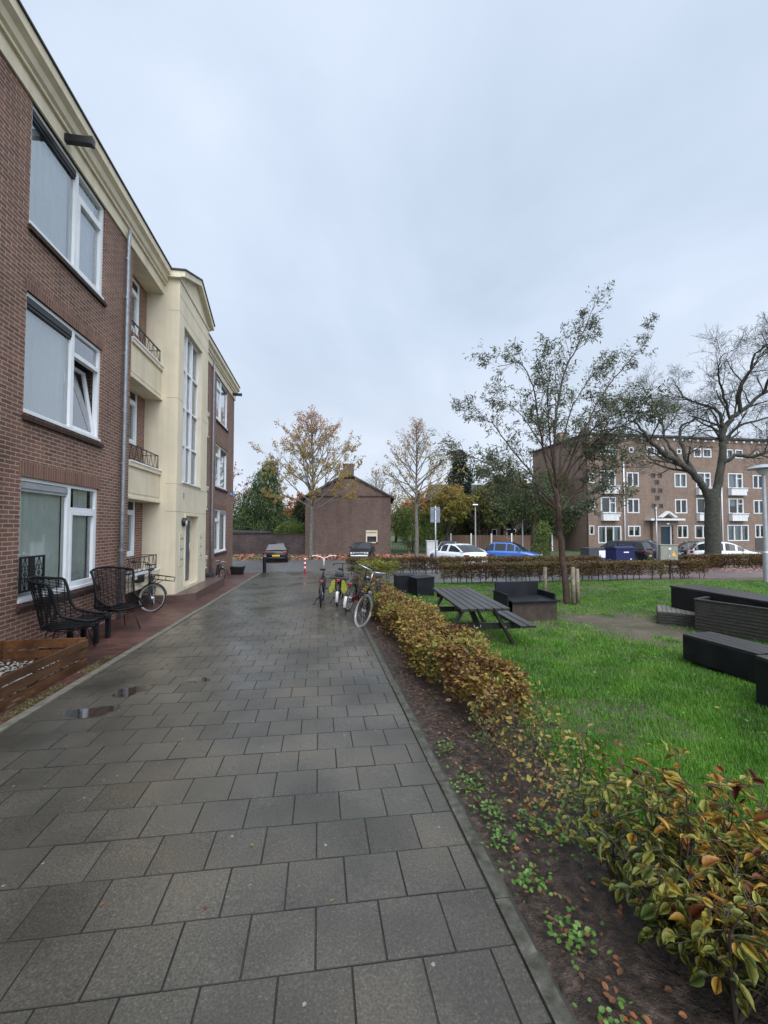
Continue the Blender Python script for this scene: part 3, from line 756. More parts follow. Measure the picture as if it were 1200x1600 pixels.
for s in (-1, 1):
    e = mid + s * 1.70
    mb.prism([(e, 9.10), (e, 9.14), (mid, 9.85), (mid, 9.81)] if s < 0 else [(e, 9.10), (mid, 9.81), (mid, 9.85), (e, 9.14)], 1, -3.0, TD + .19)
mb.build('tower_roof', 'roof_dark', TW)
mb = MB(FL); d0, d1 = TD - .22, TD - .13
fr(mb, *tw, d0, d1, .06)
for a in (13.45, 14.0): mb.box(a - .035, a + .035, d0, d1 + .03, tw[2] + .06, tw[3] - .06)
for i in range(1, 4):
    z = tw[2] + (tw[3] - tw[2]) * i / 4; mb.box(tw[0] + .06, tw[1] - .06, d0 + .01, d1 + .01, z - .03, z + .03)
mb.box(tw[0] - .02, tw[1] + .02, TD - .12, TD + .05, tw[2] - .04, tw[2] + .0)
r = mb.build('window', 'white_paint', TW)
mb = MB(FL)
mb = MB(FL); pane(mb, tw[0], tw[1], tw[2], tw[3], TD - .18); r2 = mb.build('pane', 'window_glass', BL); r2.parent = TW; r2.matrix_parent_inverse = I4
mb = MB(FL); mb.add([(tw[0] - .1, TD - 1.1, tw[2] - .1), (tw[1] + .1, TD - 1.1, tw[2] - .1), (tw[1] + .1, TD - 1.1, tw[3] + .1), (tw[0] - .1, TD - 1.1, tw[3] + .1)], [(0, 1, 2, 3)]); mb.build('stairwell', 'grey_panel', TW)
mb = MB(FL); da0, da1 = dr[0], dr[1]
fr(mb, da0, da1, -.02, 2.12, TD - .3, TD - .2, .07); mb.box(da0 + .07, da1 - .07, TD - .29, TD - .2, 1.98, 2.05)
mb.box(da0 - .07, da1 + .07, TD + .0, TD + .025, 2.12, 2.19)
for a in (da0 - .07, da1): mb.box(a, a + .07, TD, TD + .025, -.0, 2.12)
mb.build('door_frame', 'cream_pale', BL)
mb = MB(FL); mb.box(da0 + .07, da1 - .07, TD - .28, TD - .23, 0, 1.98)
for z in (.3, .7, 1.1, 1.5): mb.box(da0 + .3, da1 - .3, TD - .23, TD - .222, z, z + .25)
D_ = mb.build('door', 'door_blue', BL)
mb = MB(FL); mb.tube([(da1 - .2, TD - .19, .7), (da1 - .2, TD - .19, 1.3)], .015, 6); mb.box(da1 - .21, da1 - .19, TD - .23, TD - .19, .75, .77); mb.box(da1 - .21, da1 - .19, TD - .23, TD - .19, 1.2, 1.22); mb.build('handle', 'silver', D_)
for a0, a1, z0, z1 in ((12.68, 13.05, .66, 1.62), (14.68, 15.0, .7, 1.6)):
    mb = MB(FL); mb.box(a0, a1, TD, TD + .015, z0, z1); p = mb.build('letterbox_panel', 'cream_pale', BL)
    mb = MB(FL)
    for i in range(3):
        z = z1 - .2 - i * .3; mb.box(a0 + .05, a1 - .05, TD + .015, TD + .024, z, z + .05); mb.box(a0 + .05, a0 + .12, TD + .015, TD + .022, z + .09, z + .13)
    mb.build('letter_flap', 'grey_panel', p)
mb = MB(FL); mb.lathe([(.02, TD), (.13, TD + .01), (.13, TD + .05), (.115, TD + .10), (.02, TD + .12)], 20, (12.98, 0, 1.93), 1); wl = mb.build('wall_lamp', 'black_metal', BL)
mb = MB(FL); mb.lathe([(.01, TD + .06), (.10, TD + .055), (.085, TD + .115), (.01, TD + .13)], 20, (12.98, 0, 1.90), 1); mb.build('lens', 'lamp_glass', wl)
mb = MB(FL); mb.box(12.95, 13.07, TD, TD + .012, 2.62, 2.80); mb.build('plaque', 'grey_panel', BL)
mb = MB(FL); mb.prism([(12.2, RD), (12.2, TD + .12), (12.6, TD + .5), (16.2, TD + .5), (16.2, .02), (15.6, 0.0), (15.6, RD)], 2, -.75, -.10); mb.build('step', 'step_stone', BL)
# down pipes
for a in (10.06, 17.85):
    mb = MB(FL); mb.tube([(a, .11, 8.60), (a, .09, 8.3), (a, .08, 2.0), (a, .08, -.7)], .042, 12)
    p = mb.build('downpipe', 'zinc', BL)
    mb = MB(FL)
    for z in (1.25, 3.2, 4.4, 5.7, 7.0, 7.9): mb.lathe([(.048, z), (.048, z + .05)], 12, (a, .08, 0)); mb.box(a - .01, a + .01, 0, .06, z + .01, z + .03)
    mb.build('bracket', 'zinc', p)
# beams jutting through the cornice
for a in (7.76, 21.9):
    mb = MB(FL); mb.box(a - .05, a + .05, .0, .43, 8.51, 8.63); mb.box(a - .056, a + .056, .43, .48, 8.50, 8.64); mb.build('cornice_beam', 'black_metal', BL)
# number tiles and street plate
mb = MB(FL); mb.box(21.65, 22.3, 0, .012, 3.34, 3.56); pl = mb.build('street_plate', 'sign_blue', BL)
mb = MB(FL); mb.box(21.72, 22.2, .012, .014, 3.425, 3.475); mb.build('plate_lettering', 'white_paint', pl)
# ornamental grille leaning in front of the ground floor window
GR = thing('window_grille', 'black wrought iron grille with curled panels in front of the lower left window', 'grille', W(VF + .1, 7.1, .83), A)
mb = MB(FL); gx0, gx1, gz0, gz1, gd = 6.96, 7.52, .80, 1.34, .03
fr(mb, gx0, gx1, gz0, gz1, gd - .012, gd + .012, .03); mb.box(7.16, 7.28, gd - .01, gd + .01, gz0 + .03, gz1 - .03)
mb.build('frame', 'black_metal', GR)
mb = MB(FL)
for c, hw in ((7.075, .085), (7.39, .10)):
    for s in (-1, 1):
        mb.ring((c + s * hw * .5, gd, 1.16), hw * .42, .006, 1, 16, 4); mb.ring((c + s * hw * .5, gd, .98), hw * .42, .006, 1, 16, 4)
        mb.tube([(c, gd, gz0), (c + s * hw * .9, gd, 1.07), (c, gd, gz1)], .006, 4)
    mb.tube([(c, gd, gz0), (c, gd, gz1)], .006, 4); mb.ring((c, gd, 1.07), .03, .008, 1, 10, 4)
mb.build('scrollwork', 'black_metal', GR)
# ================================================================ wooden planter
def planter():
    t = thing('wooden_planter', 'open planter box of orange brown stained planks with gaps, filled with pale pebbles', 'planter', GW(-3.8, 5.0), A)
    u0, u1, v0, v1 = 3.3, 6.44, -4.32, -3.22
    def plank(p, q, z0, z1, w=.035):
        P, Q = W(*p), W(*q); M = MB(PF); g0, g1 = G(P.y), G(Q.y)
        d = Vector((q[0] - p[0], q[1] - p[1], 0)).normalized(); n = Vector((-d.y, d.x, 0)) * w / 2
        vs = []
        for (pt, g) in ((p, g0), (q, g1)):
            for s in (-1, 1):
                for z in (z0, z1): vs.append((pt[0] + n.x * s, pt[1] + n.y * s, g + z))
        M.add(vs, [(0, 2, 3, 1), (4, 5, 7, 6), (0, 1, 5, 4), (2, 6, 7, 3), (1, 3, 7, 5), (0, 4, 6, 2)])
        M.build('plank', 'cedar', t, bevel=.004)
    for z0, z1 in ((.0, .115), (.145, .245), (.275, .375)):
        j = random.uniform(-.006, .006)
        plank((v1, u0), (v1 + j, u1), z0, z1); plank((v0, u0), (v0, u1), z0, z1)
        plank((v1 - .02, u1 - .0), (v0 + .02, u1 + j), z0, z1 + (0 if z1 < .3 else .02))
    for v, u in ((v1 - .045, u1 - .05), (v0 + .045, u1 - .05), (v1 - .045, 4.8), (v0 + .045, 4.8)):
        P = W(v, u); mb = MB(PF); mb.box(v - .025, v + .025, u - .025, u + .025, G(P.y), G(P.y) + .37); mb.build('post', 'cedar', t, bevel=.003)
    g = np.random.default_rng(3); n = 1400
    V = []; F = []
    for i in range(n):
        v, u = g.uniform(v0 + .04, v1 - .035), g.uniform(u0 + 1.0, u1 - .03); p = W(v, u, 0); z = G(p.y) + .10 + g.uniform(-.02, .02)
        s = g.uniform(.012, .026); a, b, c = s * g.uniform(.8, 1.3), s, s * .6; th = g.uniform(0, 3.1); base = len(V)
        for dx, dy, dz in ((1, 0, 0), (.5, .86, .2), (-.5, .86, -.1), (-1, 0, .1), (-.5, -.86, 0), (.5, -.86, .1), (0, 0, 1), (0, 0, -1)):
            X, Y = dx * a, dy * b; V.append((p.x + X * math.cos(th) - Y * math.sin(th), p.y + X * math.sin(th) + Y * math.cos(th), z + dz * c))
        for k in range(6): F.append((base + k, base + (k + 1) % 6, base + 6)); F.append((base + (k + 1) % 6, base + k, base + 7))
    o = npmesh('pebbles', np.array(V), np.array(F), 'pebble', smooth=True)
    o['kind'] = 'stuff'; tag(o, 'pale rounded pebbles lying in the wooden planter', 'pebbles')
    mb = MB(PF); q = [(v0 + .03, u0), (v1 - .03, u0), (v1 - .03, u1 - .03), (v0 + .03, u1 - .03)]
    mb.add([(a, b, G(W(a, b).y) + .085) for a, b in q], [(0, 1, 2, 3)]); mb.build('fill', 'soil', t)
planter()
# ================================================================ wicker chairs and table
def wicker_chair(loc, rz, label):
    t = thing('wicker_chair', label, 'chair', loc, rz, 'black wicker wing chairs by the wall'); t.scale = (1.12, 1.12, 1.12)
    M = frame(t)
    def rimh(th):       # height of the shell rim over the seat; th = 0 at the back
        a = abs(th) / R(90)
        hi = .62 + .03 * math.cos(th * 2)
        s = min(1, max(0, (a - .82) / .24)); s = s * s * (3 - 2 * s)
        lo = .20 - .13 * max(0, min(1, (a - .9) / .4))
        return hi * (1 - s) + lo * s
    def P(th, h):
        k = h / .62; r = .30 + .035 * k - .03 * math.sin(k * math.pi)
        x = r * 1.05 * math.sin(th); y = -.24 * math.cos(th) - .15 * k * max(0, math.cos(th * .8))
        if abs(th) > R(90): y += (abs(th) - R(90)) * .42
        if R(60) < abs(th): y += .10 * k * (abs(th) - R(60))
        return (x, y, .42 + h)
    TH = R(128)
    mb = MB(M); ths = [TH * (2 * i / 60 - 1) for i in range(61)]
    for h in np.arange(.0, .66, .021):
        run = []
        for th in ths:
            if rimh(th) > h: run.append(P(th, h))
            else:
                if len(run) > 1: mb.tube(run, .0062, 4, cap=False)
                run = []
        if len(run) > 1: mb.tube(run, .0052, 4, cap=False)
    for i in range(0, 61, 3):
        th = ths[i]; H = rimh(th); mb.tube([P(th, H * j / 6) for j in range(7)], .0055, 4, cap=False)
    mb.build('backrest', 'wicker', t)
    mb = MB(M); mb.tube([P(th, rimh(th)) for th in ths], .019, 7)
    mb.tube([P(-TH, 0), (-.24, .27, .41), (-.1, .36, .40), (.1, .36, .40), (.24, .27, .41), P(TH, 0)], .018, 7)
    mb.tube([P(-TH, .05), P(-TH, 0)], .018, 6); mb.tube([P(TH, .05), P(TH, 0)], .018, 6)
    mb.build('rim', 'wicker', t)
    mb = MB(M)
    for i in range(26):
        y = -.23 + .58 * i / 25; w = .30 * math.sqrt(max(.05, 1 - ((y - .04) / .36) ** 2)) + .01
        mb.tube([(-w, y, .415), (-w * .5, y, .39), (0, y, .38), (w * .5, y, .39), (w, y, .415)], .0065, 4, cap=False)
    for i in range(11):
        x = -.27 + .54 * i / 10; w = .34 * math.sqrt(max(.05, 1 - (x / .31) ** 2)); mb.tube([(x, .04 - w * .8, .405), (x, .04, .383 + abs(x) * .06), (x, .04 + w * .9, .40)], .007, 4, cap=False)
    mb.build('seat', 'wicker', t)
    for sx in (-1, 1):
        for sy in (-1, 1):
            mb = MB(M); mb.tube([(sx * .18, .04 + sy * .16, .40), (sx * .27, .04 + sy * .27, 0.008)], .009, 6); mb.build('leg', 'black_metal', t)
    mb = MB(M); mb.tube([(-.2, -.14, .30), (.2, .2, .30)], .006, 5); mb.tube([(.2, -.14, .30), (-.2, .2, .30)], .006, 5)
    mb.ring((0, .04, .36), .2, .008, 2, 20, 5); mb.build('stretcher', 'black_metal', t)
wicker_chair(GW(-3.88, 7.10), A - R(90) + R(14), 'black wicker wing chair nearest the wooden planter, turned to the path')
wicker_chair(GW(-3.92, 8.82), A - R(90) - R(42), 'black wicker wing chair between the low table and the bicycle with white tyres')
t = thing('low_table', 'small black square table with thick legs between two wicker chairs', 'table', GW(-3.95, 7.98), A)
M = frame(t); mb = MB(M); mb.box(-.24, .24, -.24, .24, .36, .41); mb.build('table_top', 'black_paint', t, bevel=.006)
for sx in (-1, 1):
    for sy in (-1, 1): mb = MB(M); mb.box(sx * .20 - .035, sx * .20 + .035, sy * .20 - .035, sy * .20 + .035, .0, .358); mb.build('leg', 'black_paint', t, bevel=.005)
# ================================================================ bicycles
def bicycle(name, label, loc, rz, lean=0, steer=0, paint='black_metal', tyre='rubber', fender='black_metal', bars='silver', barh=1.08, barw=.30, rise=.0,
            guard=None, crate=False, frontrack=False, bags=False, lampred=True, kids=1.0, teal=None, group='parked bicycles', sweep=.26, stand=True, cg=None):
    t = thing(name, label, 'bicycle', loc, rz, group); t.rotation_euler = Matrix.Rotation(rz, 3, 'Z').to_euler()
    t.rotation_euler = (Matrix.Rotation(rz, 3, 'Z') @ Matrix.Rotation(lean, 3, 'Y')).to_euler(); t.scale = (kids,) * 3
    M = frame(t); r = .345; RH = Vector((0, -.55, r)); BBk = Vector((0, -.10, .29))
    ST = Vector((0, -.27, .84)); HT = Vector((0, .36, .90)); HB = Vector((0, .42, .68)); FH = Vector((0, .57, r))
    mb = MB(M); mb.cur = 0
    mb.tube([HB, (0, .22, .50), (0, .02, .36), BBk], .018, 8); mb.tube([HT - Vector((0, 0, .04)), (0, .18, .62), (0, .0, .48), (0, -.14, .42)], .015, 8)
    mb.tube([BBk, ST], .016, 8); mb.tube([HB, HT], .020, 8)
    for s in (-1, 1):
        mb.tube([BBk, RH + Vector((s * .06, 0, 0))], .009, 6); mb.tube([RH + Vector((s * .06, 0, 0)), (s * .02, -.26, .80)], .008, 6)
    mb.build('frame', paint, t)
    def wheel(c, X, nm='wheel'):
        w = MB(M @ X); w.ring(c, r - .018, .021, 0, 36, 8); wo = w.build(nm, tyre, t)
        w = MB(M @ X); w.ring(c, r - .046, .011, 0, 36, 6); w.build('rim', 'silver', wo)
        w = MB(M @ X)
        for i in range(22):
            a = 2 * math.pi * i / 22; b = a + (.35 if i % 2 else -.35); s = .028 if i % 2 else -.028
            w.tube([(c[0] + s, c[1] + .03 * math.cos(b), c[2] + .03 * math.sin(b)), (c[0], c[1] + (r - .05) * math.cos(a), c[2] + (r - .05) * math.sin(a))], .0014, 3, cap=False)
        w.build('spokes', 'silver', wo)
        w = MB(M @ X); w.lathe([(.018, -.05), (.04, -.035), (.04, -.028), (.022, -.02), (.022, .02), (.04, .028), (.04, .035), (.018, .05)], 14, tuple(c), 0); w.build('hub', 'silver', wo)
    wheel(RH, I4)
    ax = (HT - HB).normalized(); X = Matrix.Translation(HB) @ Matrix.Rotation(steer, 4, ax) @ Matrix.Translation(-HB)
    wheel(FH, X)
    mb = MB(M @ X)
    for s in (-1, 1): mb.tube([HB + Vector((s * .05, 0, .0)), HB + Vector((s * .055, .035, -.12)), FH + Vector((s * .055, 0, 0))], .011, 6)
    mb.tube([HB + Vector((-.05, 0, 0)), HB + Vector((.05, 0, 0))], .013, 6); mb.build('fork', paint, t)
    mb = MB(M @ X)
    def guard_(c, a0, a1):
        n = 16
        for i in range(n):
            for q in (i, i + 1): pass
        mb.smooth = True
        def f(s, q):
            a = a0 + (a1 - a0) * s; ph = (q - .5) * math.pi; rr = r + .012 + .014 * math.cos(ph); x = .030 * math.sin(ph)
            return (c[0] + x, c[1] + rr * math.cos(a), c[2] + rr * math.sin(a))
        mb.grid(f, n, 5); mb.smooth = False
    guard_(FH, R(20), R(170)); mb.build('mudguard', fender, t)
    mb = MB(M); guard_(RH, R(8), R(205)); mg = mb.build('mudguard', fender, t)
    if guard:   # pale tail of the rear mudguard
        mb = MB(M); mb.smooth = True
        def f(s, q):
            a = R(165) + R(45) * s; ph = (q - .5) * math.pi; rr = r + .016 + .015 * math.cos(ph); return (.034 * math.sin(ph), RH.y + rr * math.cos(a), RH.z + rr * math.sin(a))
        mb.grid(f, 8, 5); mb.build('tail', guard, mg)
    # handlebar
    mb = MB(M @ X); top = HT + ax * (barh - .90) ; mb.tube([HT, top], .013, 8)
    pts = []
    for s in (-1, 1):
        mb.tube([top, top + Vector((s * barw * .45, .05, rise * .8)), top + Vector((s * barw * .9, .0, rise)), top + Vector((s * barw, -sweep * .5, rise * .7)), top + Vector((s * barw, -sweep, rise * .5))], .0125, 8)
    hb = mb.build('handlebar', bars, t)
    mb = MB(M @ X)
    for s in (-1, 1): mb.tube([top + Vector((s * barw, -sweep * .55, rise * .68)), top + Vector((s * barw, -sweep - .03, rise * .45))], .018, 8)
    mb.build('grip', 'rubber', hb)
    # saddle
    mb = MB(M); sp = ST + (ST - BBk).normalized() * .08; mb.tube([ST, sp], .013, 8); mb.build('seat_post', 'silver', t)
    mb = MB(M); mb.smooth = True
    def f(s, q):
        a = q * 2 * math.pi; y = -.13 + .26 * s; w = .085 * (1 - s) ** .7 + .022; e = math.sin(min(1, max(0, s)) * math.pi) ** .35
        return (w * e * math.cos(a), sp.y + y + .0, sp.z + .035 + .032 * e * math.sin(a) + .02 * (1 - s) * (1 - s))
    mb.grid(f, 12, 12); mb.build('saddle', 'rubber', t)
    # rack, lamps, crank
    mb = MB(M)
    for s in (-1, 1): mb.tube([(s * .055, -.28, .74), (s * .06, -.78, .74)], .007, 5); mb.tube([(s * .06, -.72, .74), (s * .065, -.56, r + .02)], .006, 5)
    for y in (-.4, -.52, -.64, -.78): mb.tube([(-.06, y, .74), (.06, y, .74)], .006, 5)
    mb.build('rear_rack', 'black_metal', t)
    if lampred: mb = MB(M); mb.box(-.05, .05, -.83, -.79, .68, .745); mb.build('tail_light', 'lens_red', t, bevel=.006)
    mb = MB(M @ X); lp = HB + Vector((0, .10, .05)); mb.lathe([(.018, lp.y - .05), (.035, lp.y), (.037, lp.y + .03), (.005, lp.y + .035)], 12, (lp.x, 0, lp.z), 1); mb.build('headlight', 'silver', t)
    mb = MB(M); mb.ring(BBk + Vector((.045, 0, 0)), .085, .006, 0, 20, 5)
    for s, a in ((1, .9), (-1, .9 + math.pi)):
        e = BBk + Vector((s * .07, .165 * math.cos(a), .165 * math.sin(a))); mb.tube([BBk + Vector((s * .06, 0, 0)), e], .009, 6); mb.box(e.x, e.x + s * .09, e.y - .035, e.y + .035, e.z - .012, e.z + .012)
    mb.build('crank', 'black_metal', t)
    mb = MB(M); mb.box(.035, .055, -.56, -.06, .24, .37); mb.build('chain_guard', cg or paint, t, bevel=.008)
    if stand: mb = MB(M); mb.tube([(-.04, -.2, .27), (-.20 - .3 * math.sin(abs(lean)), -.26, .01)], .010, 5); mb.build('kickstand', 'black_metal', t)
    if bags:
        for s in (-1, 1):
            mb = MB(M); b = s * .08
            mb.prism([(s * .075, .76), (s * .17, .72), (s * .25, .45), (s * .20, .34), (s * .12, .38), (s * .075, .46)], 1, -.80, -.40); mb.build('pannier', 'bag_yellow', t, bevel=.03)
        mb = MB(M); mb.prism([(-.26, .72), (-.22, .79), (.22, .79), (.26, .72), (.16, .745), (-.16, .745)], 1, -.82, -.38); mb.build('pannier_cover', 'bag_dark', t, bevel=.01)
        mb = MB(M); mb.box(-.11, .11, -.68, -.45, .79, .90); mb.build('bundle', 'bag_dark', t, bevel=.03)
    if crate or frontrack:
        mb = MB(M @ X); z = .80; y0, y1 = .50, .92
        for zz in (z, z + .10): mb.tube([(-.19, y0, zz), (-.19, y1, zz), (.19, y1, zz), (.19, y0, zz)], .010, 6, closed=True)
        for x in (-.12, 0, .12): mb.tube([(x, y0, z), (x, y1, z)], .006, 5)
        for x, y in ((-.19, y0), (.19, y0), (-.19, y1), (.19, y1)): mb.tube([(x, y, z), (x, y, z + .10)], .009, 5)
        for s in (-1, 1): mb.tube([(s * .05, .42, .62), (s * .1, y0 + .2, z)], .009, 5)
        mb.tube([(0, .37, .86), (0, y0, z + .05)], .012, 6); mb.build('front_rack', 'black_metal', t)
    if crate:
        mb = MB(M); mb.box(-.2, .2, .44, .64, .84, 1.02); mb.build('basket', 'black_paint', t, bevel=.02)
    return t
cb = bicycle('bicycle', 'black bicycle with white walled tyre and front rack leaning beside the cream tower', (-5.93, 10.62, G(10.62)), R(206), lean=R(3), steer=R(62), tyre='rubber', frontrack=True, crate=False, barh=1.12, barw=.28, rise=.06, bars='black_metal')
# white reflective wall on the front tyre of that bicycle, black basket
def white_wall(t, steer, rear=True):
    M = frame(t); HB = Vector((0, .42, .68)); HT = Vector((0, .36, .90)); ax = (HT - HB).normalized()
    X = Matrix.Translation(HB) @ Matrix.Rotation(steer, 4, ax) @ Matrix.Translation(-HB)
    w = MB(M @ X)
    for s in (-1, 1): w.ring((s * .014, .57, .345), .318, .0105, 0, 40, 6)
    wh = [c for c in t.children if c.name.startswith('wheel')]
    w.build('white_wall', 'tyre_white', wh[1])
    if rear:
        w = MB(M)
        for s in (-1, 1): w.ring((s * .014, -.55, .345), .318, .0105, 0, 40, 6)
        w.build('white_wall', 'tyre_white', wh[0])
white_wall(cb, R(62))
M = frame(cb); mb = MB(M); mb.box(.12, .42, .05, .36, .72, .90); mb.build('basket', 'black_paint', cb, bevel=.03)
bicycle('bicycle', 'black upright bicycle with high white handlebar and red tail light', GW(.08, 11.52), A + R(-3), lean=R(2), steer=R(6), barh=1.22, barw=.34, rise=.08, bars='white_plastic', tyre='rubber', sweep=.22)
bicycle('bicycle', 'bicycle carrying yellow green panniers next to the upright black one', GW(.56, 11.65), A + R(-8), lean=R(4), steer=R(14), bags=True, guard='white_plastic', bars='black_metal', barh=1.05)
bd = bicycle('bicycle', 'black bicycle with red chain guard and white rear mudguard tip, leaning behind another', GW(.92, 10.75), A + R(-24), lean=R(12), steer=R(-10), paint='black_metal', cg='red_paint', guard='white_plastic', bars='black_metal', barh=1.05)
bc = bicycle('bicycle', 'black bicycle with white tyres and wide silver handlebar beside the hedge', GW(1.0, 9.0), A + R(180 - 22), lean=R(-13), steer=R(40), tyre='tyre_white', bars='silver', barh=1.12, barw=.31, rise=.05, guard='white_plastic')
bicycle('bicycle', 'small black bicycle parked at the far end of the brick facade', GW(-4.1, 17.9), A + R(200), lean=R(-6), steer=R(25), kids=.85, barh=1.0)
# tubs by the wall
def tub(name, label, loc, rz, wx, wy, h, mat, plants=False):
    t = thing(name, label, 'tub', loc, rz, 'tubs along the wall'); M = frame(t); mb = MB(M)
    k = .78
    o = [(-wx, -wy), (wx, -wy), (wx, wy), (-wx, wy)]
    vs = [(x * k, y * k, 0) for x, y in o] + [(x, y, h) for x, y in o] + [(x * .9, y * .9, h) for x, y in o] + [(x * k * .9, y * k * .9, .05) for x, y in o]
    mb.add(vs, [(3, 2, 1, 0)] + [(i, (i + 1) % 4, 4 + (i + 1) % 4, 4 + i) for i in range(4)] + [(4 + i, 4 + (i + 1) % 4, 8 + (i + 1) % 4, 8 + i) for i in range(4)] + [(8 + i, 8 + (i + 1) % 4, 12 + (i + 1) % 4, 12 + i) for i in range(4)] + [(12, 13, 14, 15)])
    mb.build('shell', mat, t, bevel=.01)
    mb = MB(M)
    for x in (-wx * .9, wx * .9): mb.box(x - .03, x + .03, -wy * .98, wy * .98, h + .0015, h + .03)
    mb.build('rim', mat, t)
tub('tub', 'wide flared black tub on the paving at the far corner of the brick building', GW(-3.95, 21.2), A, .32, .25, .36, 'black_paint')
tub('tub', 'dark square planter box against the wall right after the entrance step', GW(-4.35, 16.9), A, .28, .3, .4, 'bin_grey')
# ================================================================ picnic table
t = thing('picnic_table', 'dark stained wooden picnic table with attached benches on the grass', 'picnic table', (1.50, 7.62, G(7.62)), R(5))
M = frame(t); L = 1.10
for i in range(6):
    x = -.39 + i * .133; mb = MB(M); mb.box(x, x + .118, -L, L, .68, .72); mb.build('tabletop_plank', 'black_wood', t, bevel=.004)
for s in (-1, 1):
    for k in range(2):
        x = s * (.62 + k * .14); mb = MB(M); mb.box(x - .06, x + .06, -L, L, .40, .44); mb.build('bench_plank', 'black_wood', t, bevel=.004)
for y in (-.72, .72):
    for s in (-1, 1): mb = MB(M); mb.beam((s * .24, y, .675), (s * .62, y, .0), .045, .11, (0, 1, 0)); mb.build('leg', 'black_wood', t)
    mb = MB(M); mb.box(-.80, .80, y + .05, y + .09, .29, .395); cb_ = mb.build('crossbeam', 'black_wood', t)
    mb = MB(M); mb.box(-.37, .37, y + .05, y + .09, .585, .678); mb.build('crossbeam', 'black_wood', t)
    mb = MB(M)
    for s in (-1, 1): mb.lathe([(.012, y - .062), (.012, y - .05)], 10, (s * .44, 0, .345), 1); mb.lathe([(.012, y - .062), (.012, y - .05)], 10, (s * .29, 0, .62), 1)
    mb.build('bolt', 'silver', t)
mb = MB(M); mb.box(-.06, .06, -.72 + .043, -.72 + .049, .325, .365); mb.build('label_plate', 'white_plastic', t)
mb = MB(M); mb.beam((0, -.7, .35), (0, -.1, .66), .04, .09, (1, 0, 0)); mb.beam((0, .7, .35), (0, .1, .66), .04, .09, (1, 0, 0)); mb.build('brace', 'black_wood', t)
# ================================================================ black box sofa
t = thing('box_sofa', 'black boxy outdoor sofa of smooth panels behind the picnic table', 'sofa', GW(4.5, 8.6), A)
M = frame(t)
mb = MB(M); mb.box(-.52, .52, .36, .41, 0.02, .78); mb.build('backrest', 'black_paint', t, bevel=.004)
for x in (-.56, .52): mb = MB(M); mb.box(x, x + .04, -.30, .41, .02, .60); mb.build('armrest', 'black_paint', t, bevel=.004)
mb = MB(M); mb.box(-.50, .60, -.42, .358, .44, .475); mb.build('seat', 'black_paint', t, bevel=.004)
mb = MB(M); mb.box(-.46, .56, -.34, -.31, .03, .438); mb.build('front_panel', 'dark_panel', t)
# ================================================================ two cubes
for k, (x, y, rz, lb, w, h) in enumerate(((.66, 13.55, 8, 'black box seat left of its twin, partly hidden by the hedge tips', .60, .62), (1.17, 12.9, 20, 'black box seat with sloping lid at the right of the pair on the grass', .58, .60))):
    t = thing('lawn_cube', lb, 'box seat', (x, y, G(y)), R(rz), 'black box seats on the lawn'); M = frame(t)
    mb = MB(M); mb.box(-w / 2, w / 2, -w / 2, w / 2, .02, h - .05); mb.build('body', 'black_paint', t, bevel=.006)
    mb = MB(M); hh = .03 * k; mb.add([(-w / 2 - .012, -w / 2 - .012, h - .045), (w / 2 + .012, -w / 2 - .012, h - .045), (w / 2 + .012, w / 2 + .012, h - .045), (-w / 2 - .012, w / 2 + .012, h - .045), (-w / 2 - .012, -w / 2 - .012, h - .02), (w / 2 + .012, -w / 2 - .012, h - .02 + hh), (w / 2 + .012, w / 2 + .012, h - .02 + hh), (-w / 2 - .012, w / 2 + .012, h - .02)], [(0, 3, 2, 1), (4, 5, 6, 7), (0, 1, 5, 4), (1, 2, 6, 5), (2, 3, 7, 6), (3, 0, 4, 7)]); mb.build('lid', 'black_paint', t)
# ================================================================ black seating island on the right
def xybox(name, mat, parent, poly, z0, z1, bevel=.005, y0=None):
    mb = MB(); gz = G(poly[0][1] if y0 is None else y0); mb.prism(poly, 2, gz + z0, gz + z1); return mb.build(name, mat, parent, bevel=bevel)
def rect(p, q, depth):
    """footprint: front edge p->q, depth to the left-hand normal (away)"""
    p = Vector((*p, 0)); q = Vector((*q, 0)); d = (q - p).normalized(); n = Vector((-d.y, d.x, 0)) * depth
    return [tuple(x)[:2] for x in (p, q, q + n, p + n)]
t = thing('bar_bench', 'long black box bar standing behind the slatted trough, smooth top', 'bench', (6.5, 8.4, G(8.4)), 0)
xybox('body', 'black_paint', t, rect((6.25, 9.05), (6.95, 5.2), .72), .0, .70, y0=8.6); xybox('top', 'black_wood', t, rect((6.24, 9.07), (6.96, 5.1), .74), .703, .745, y0=8.6)
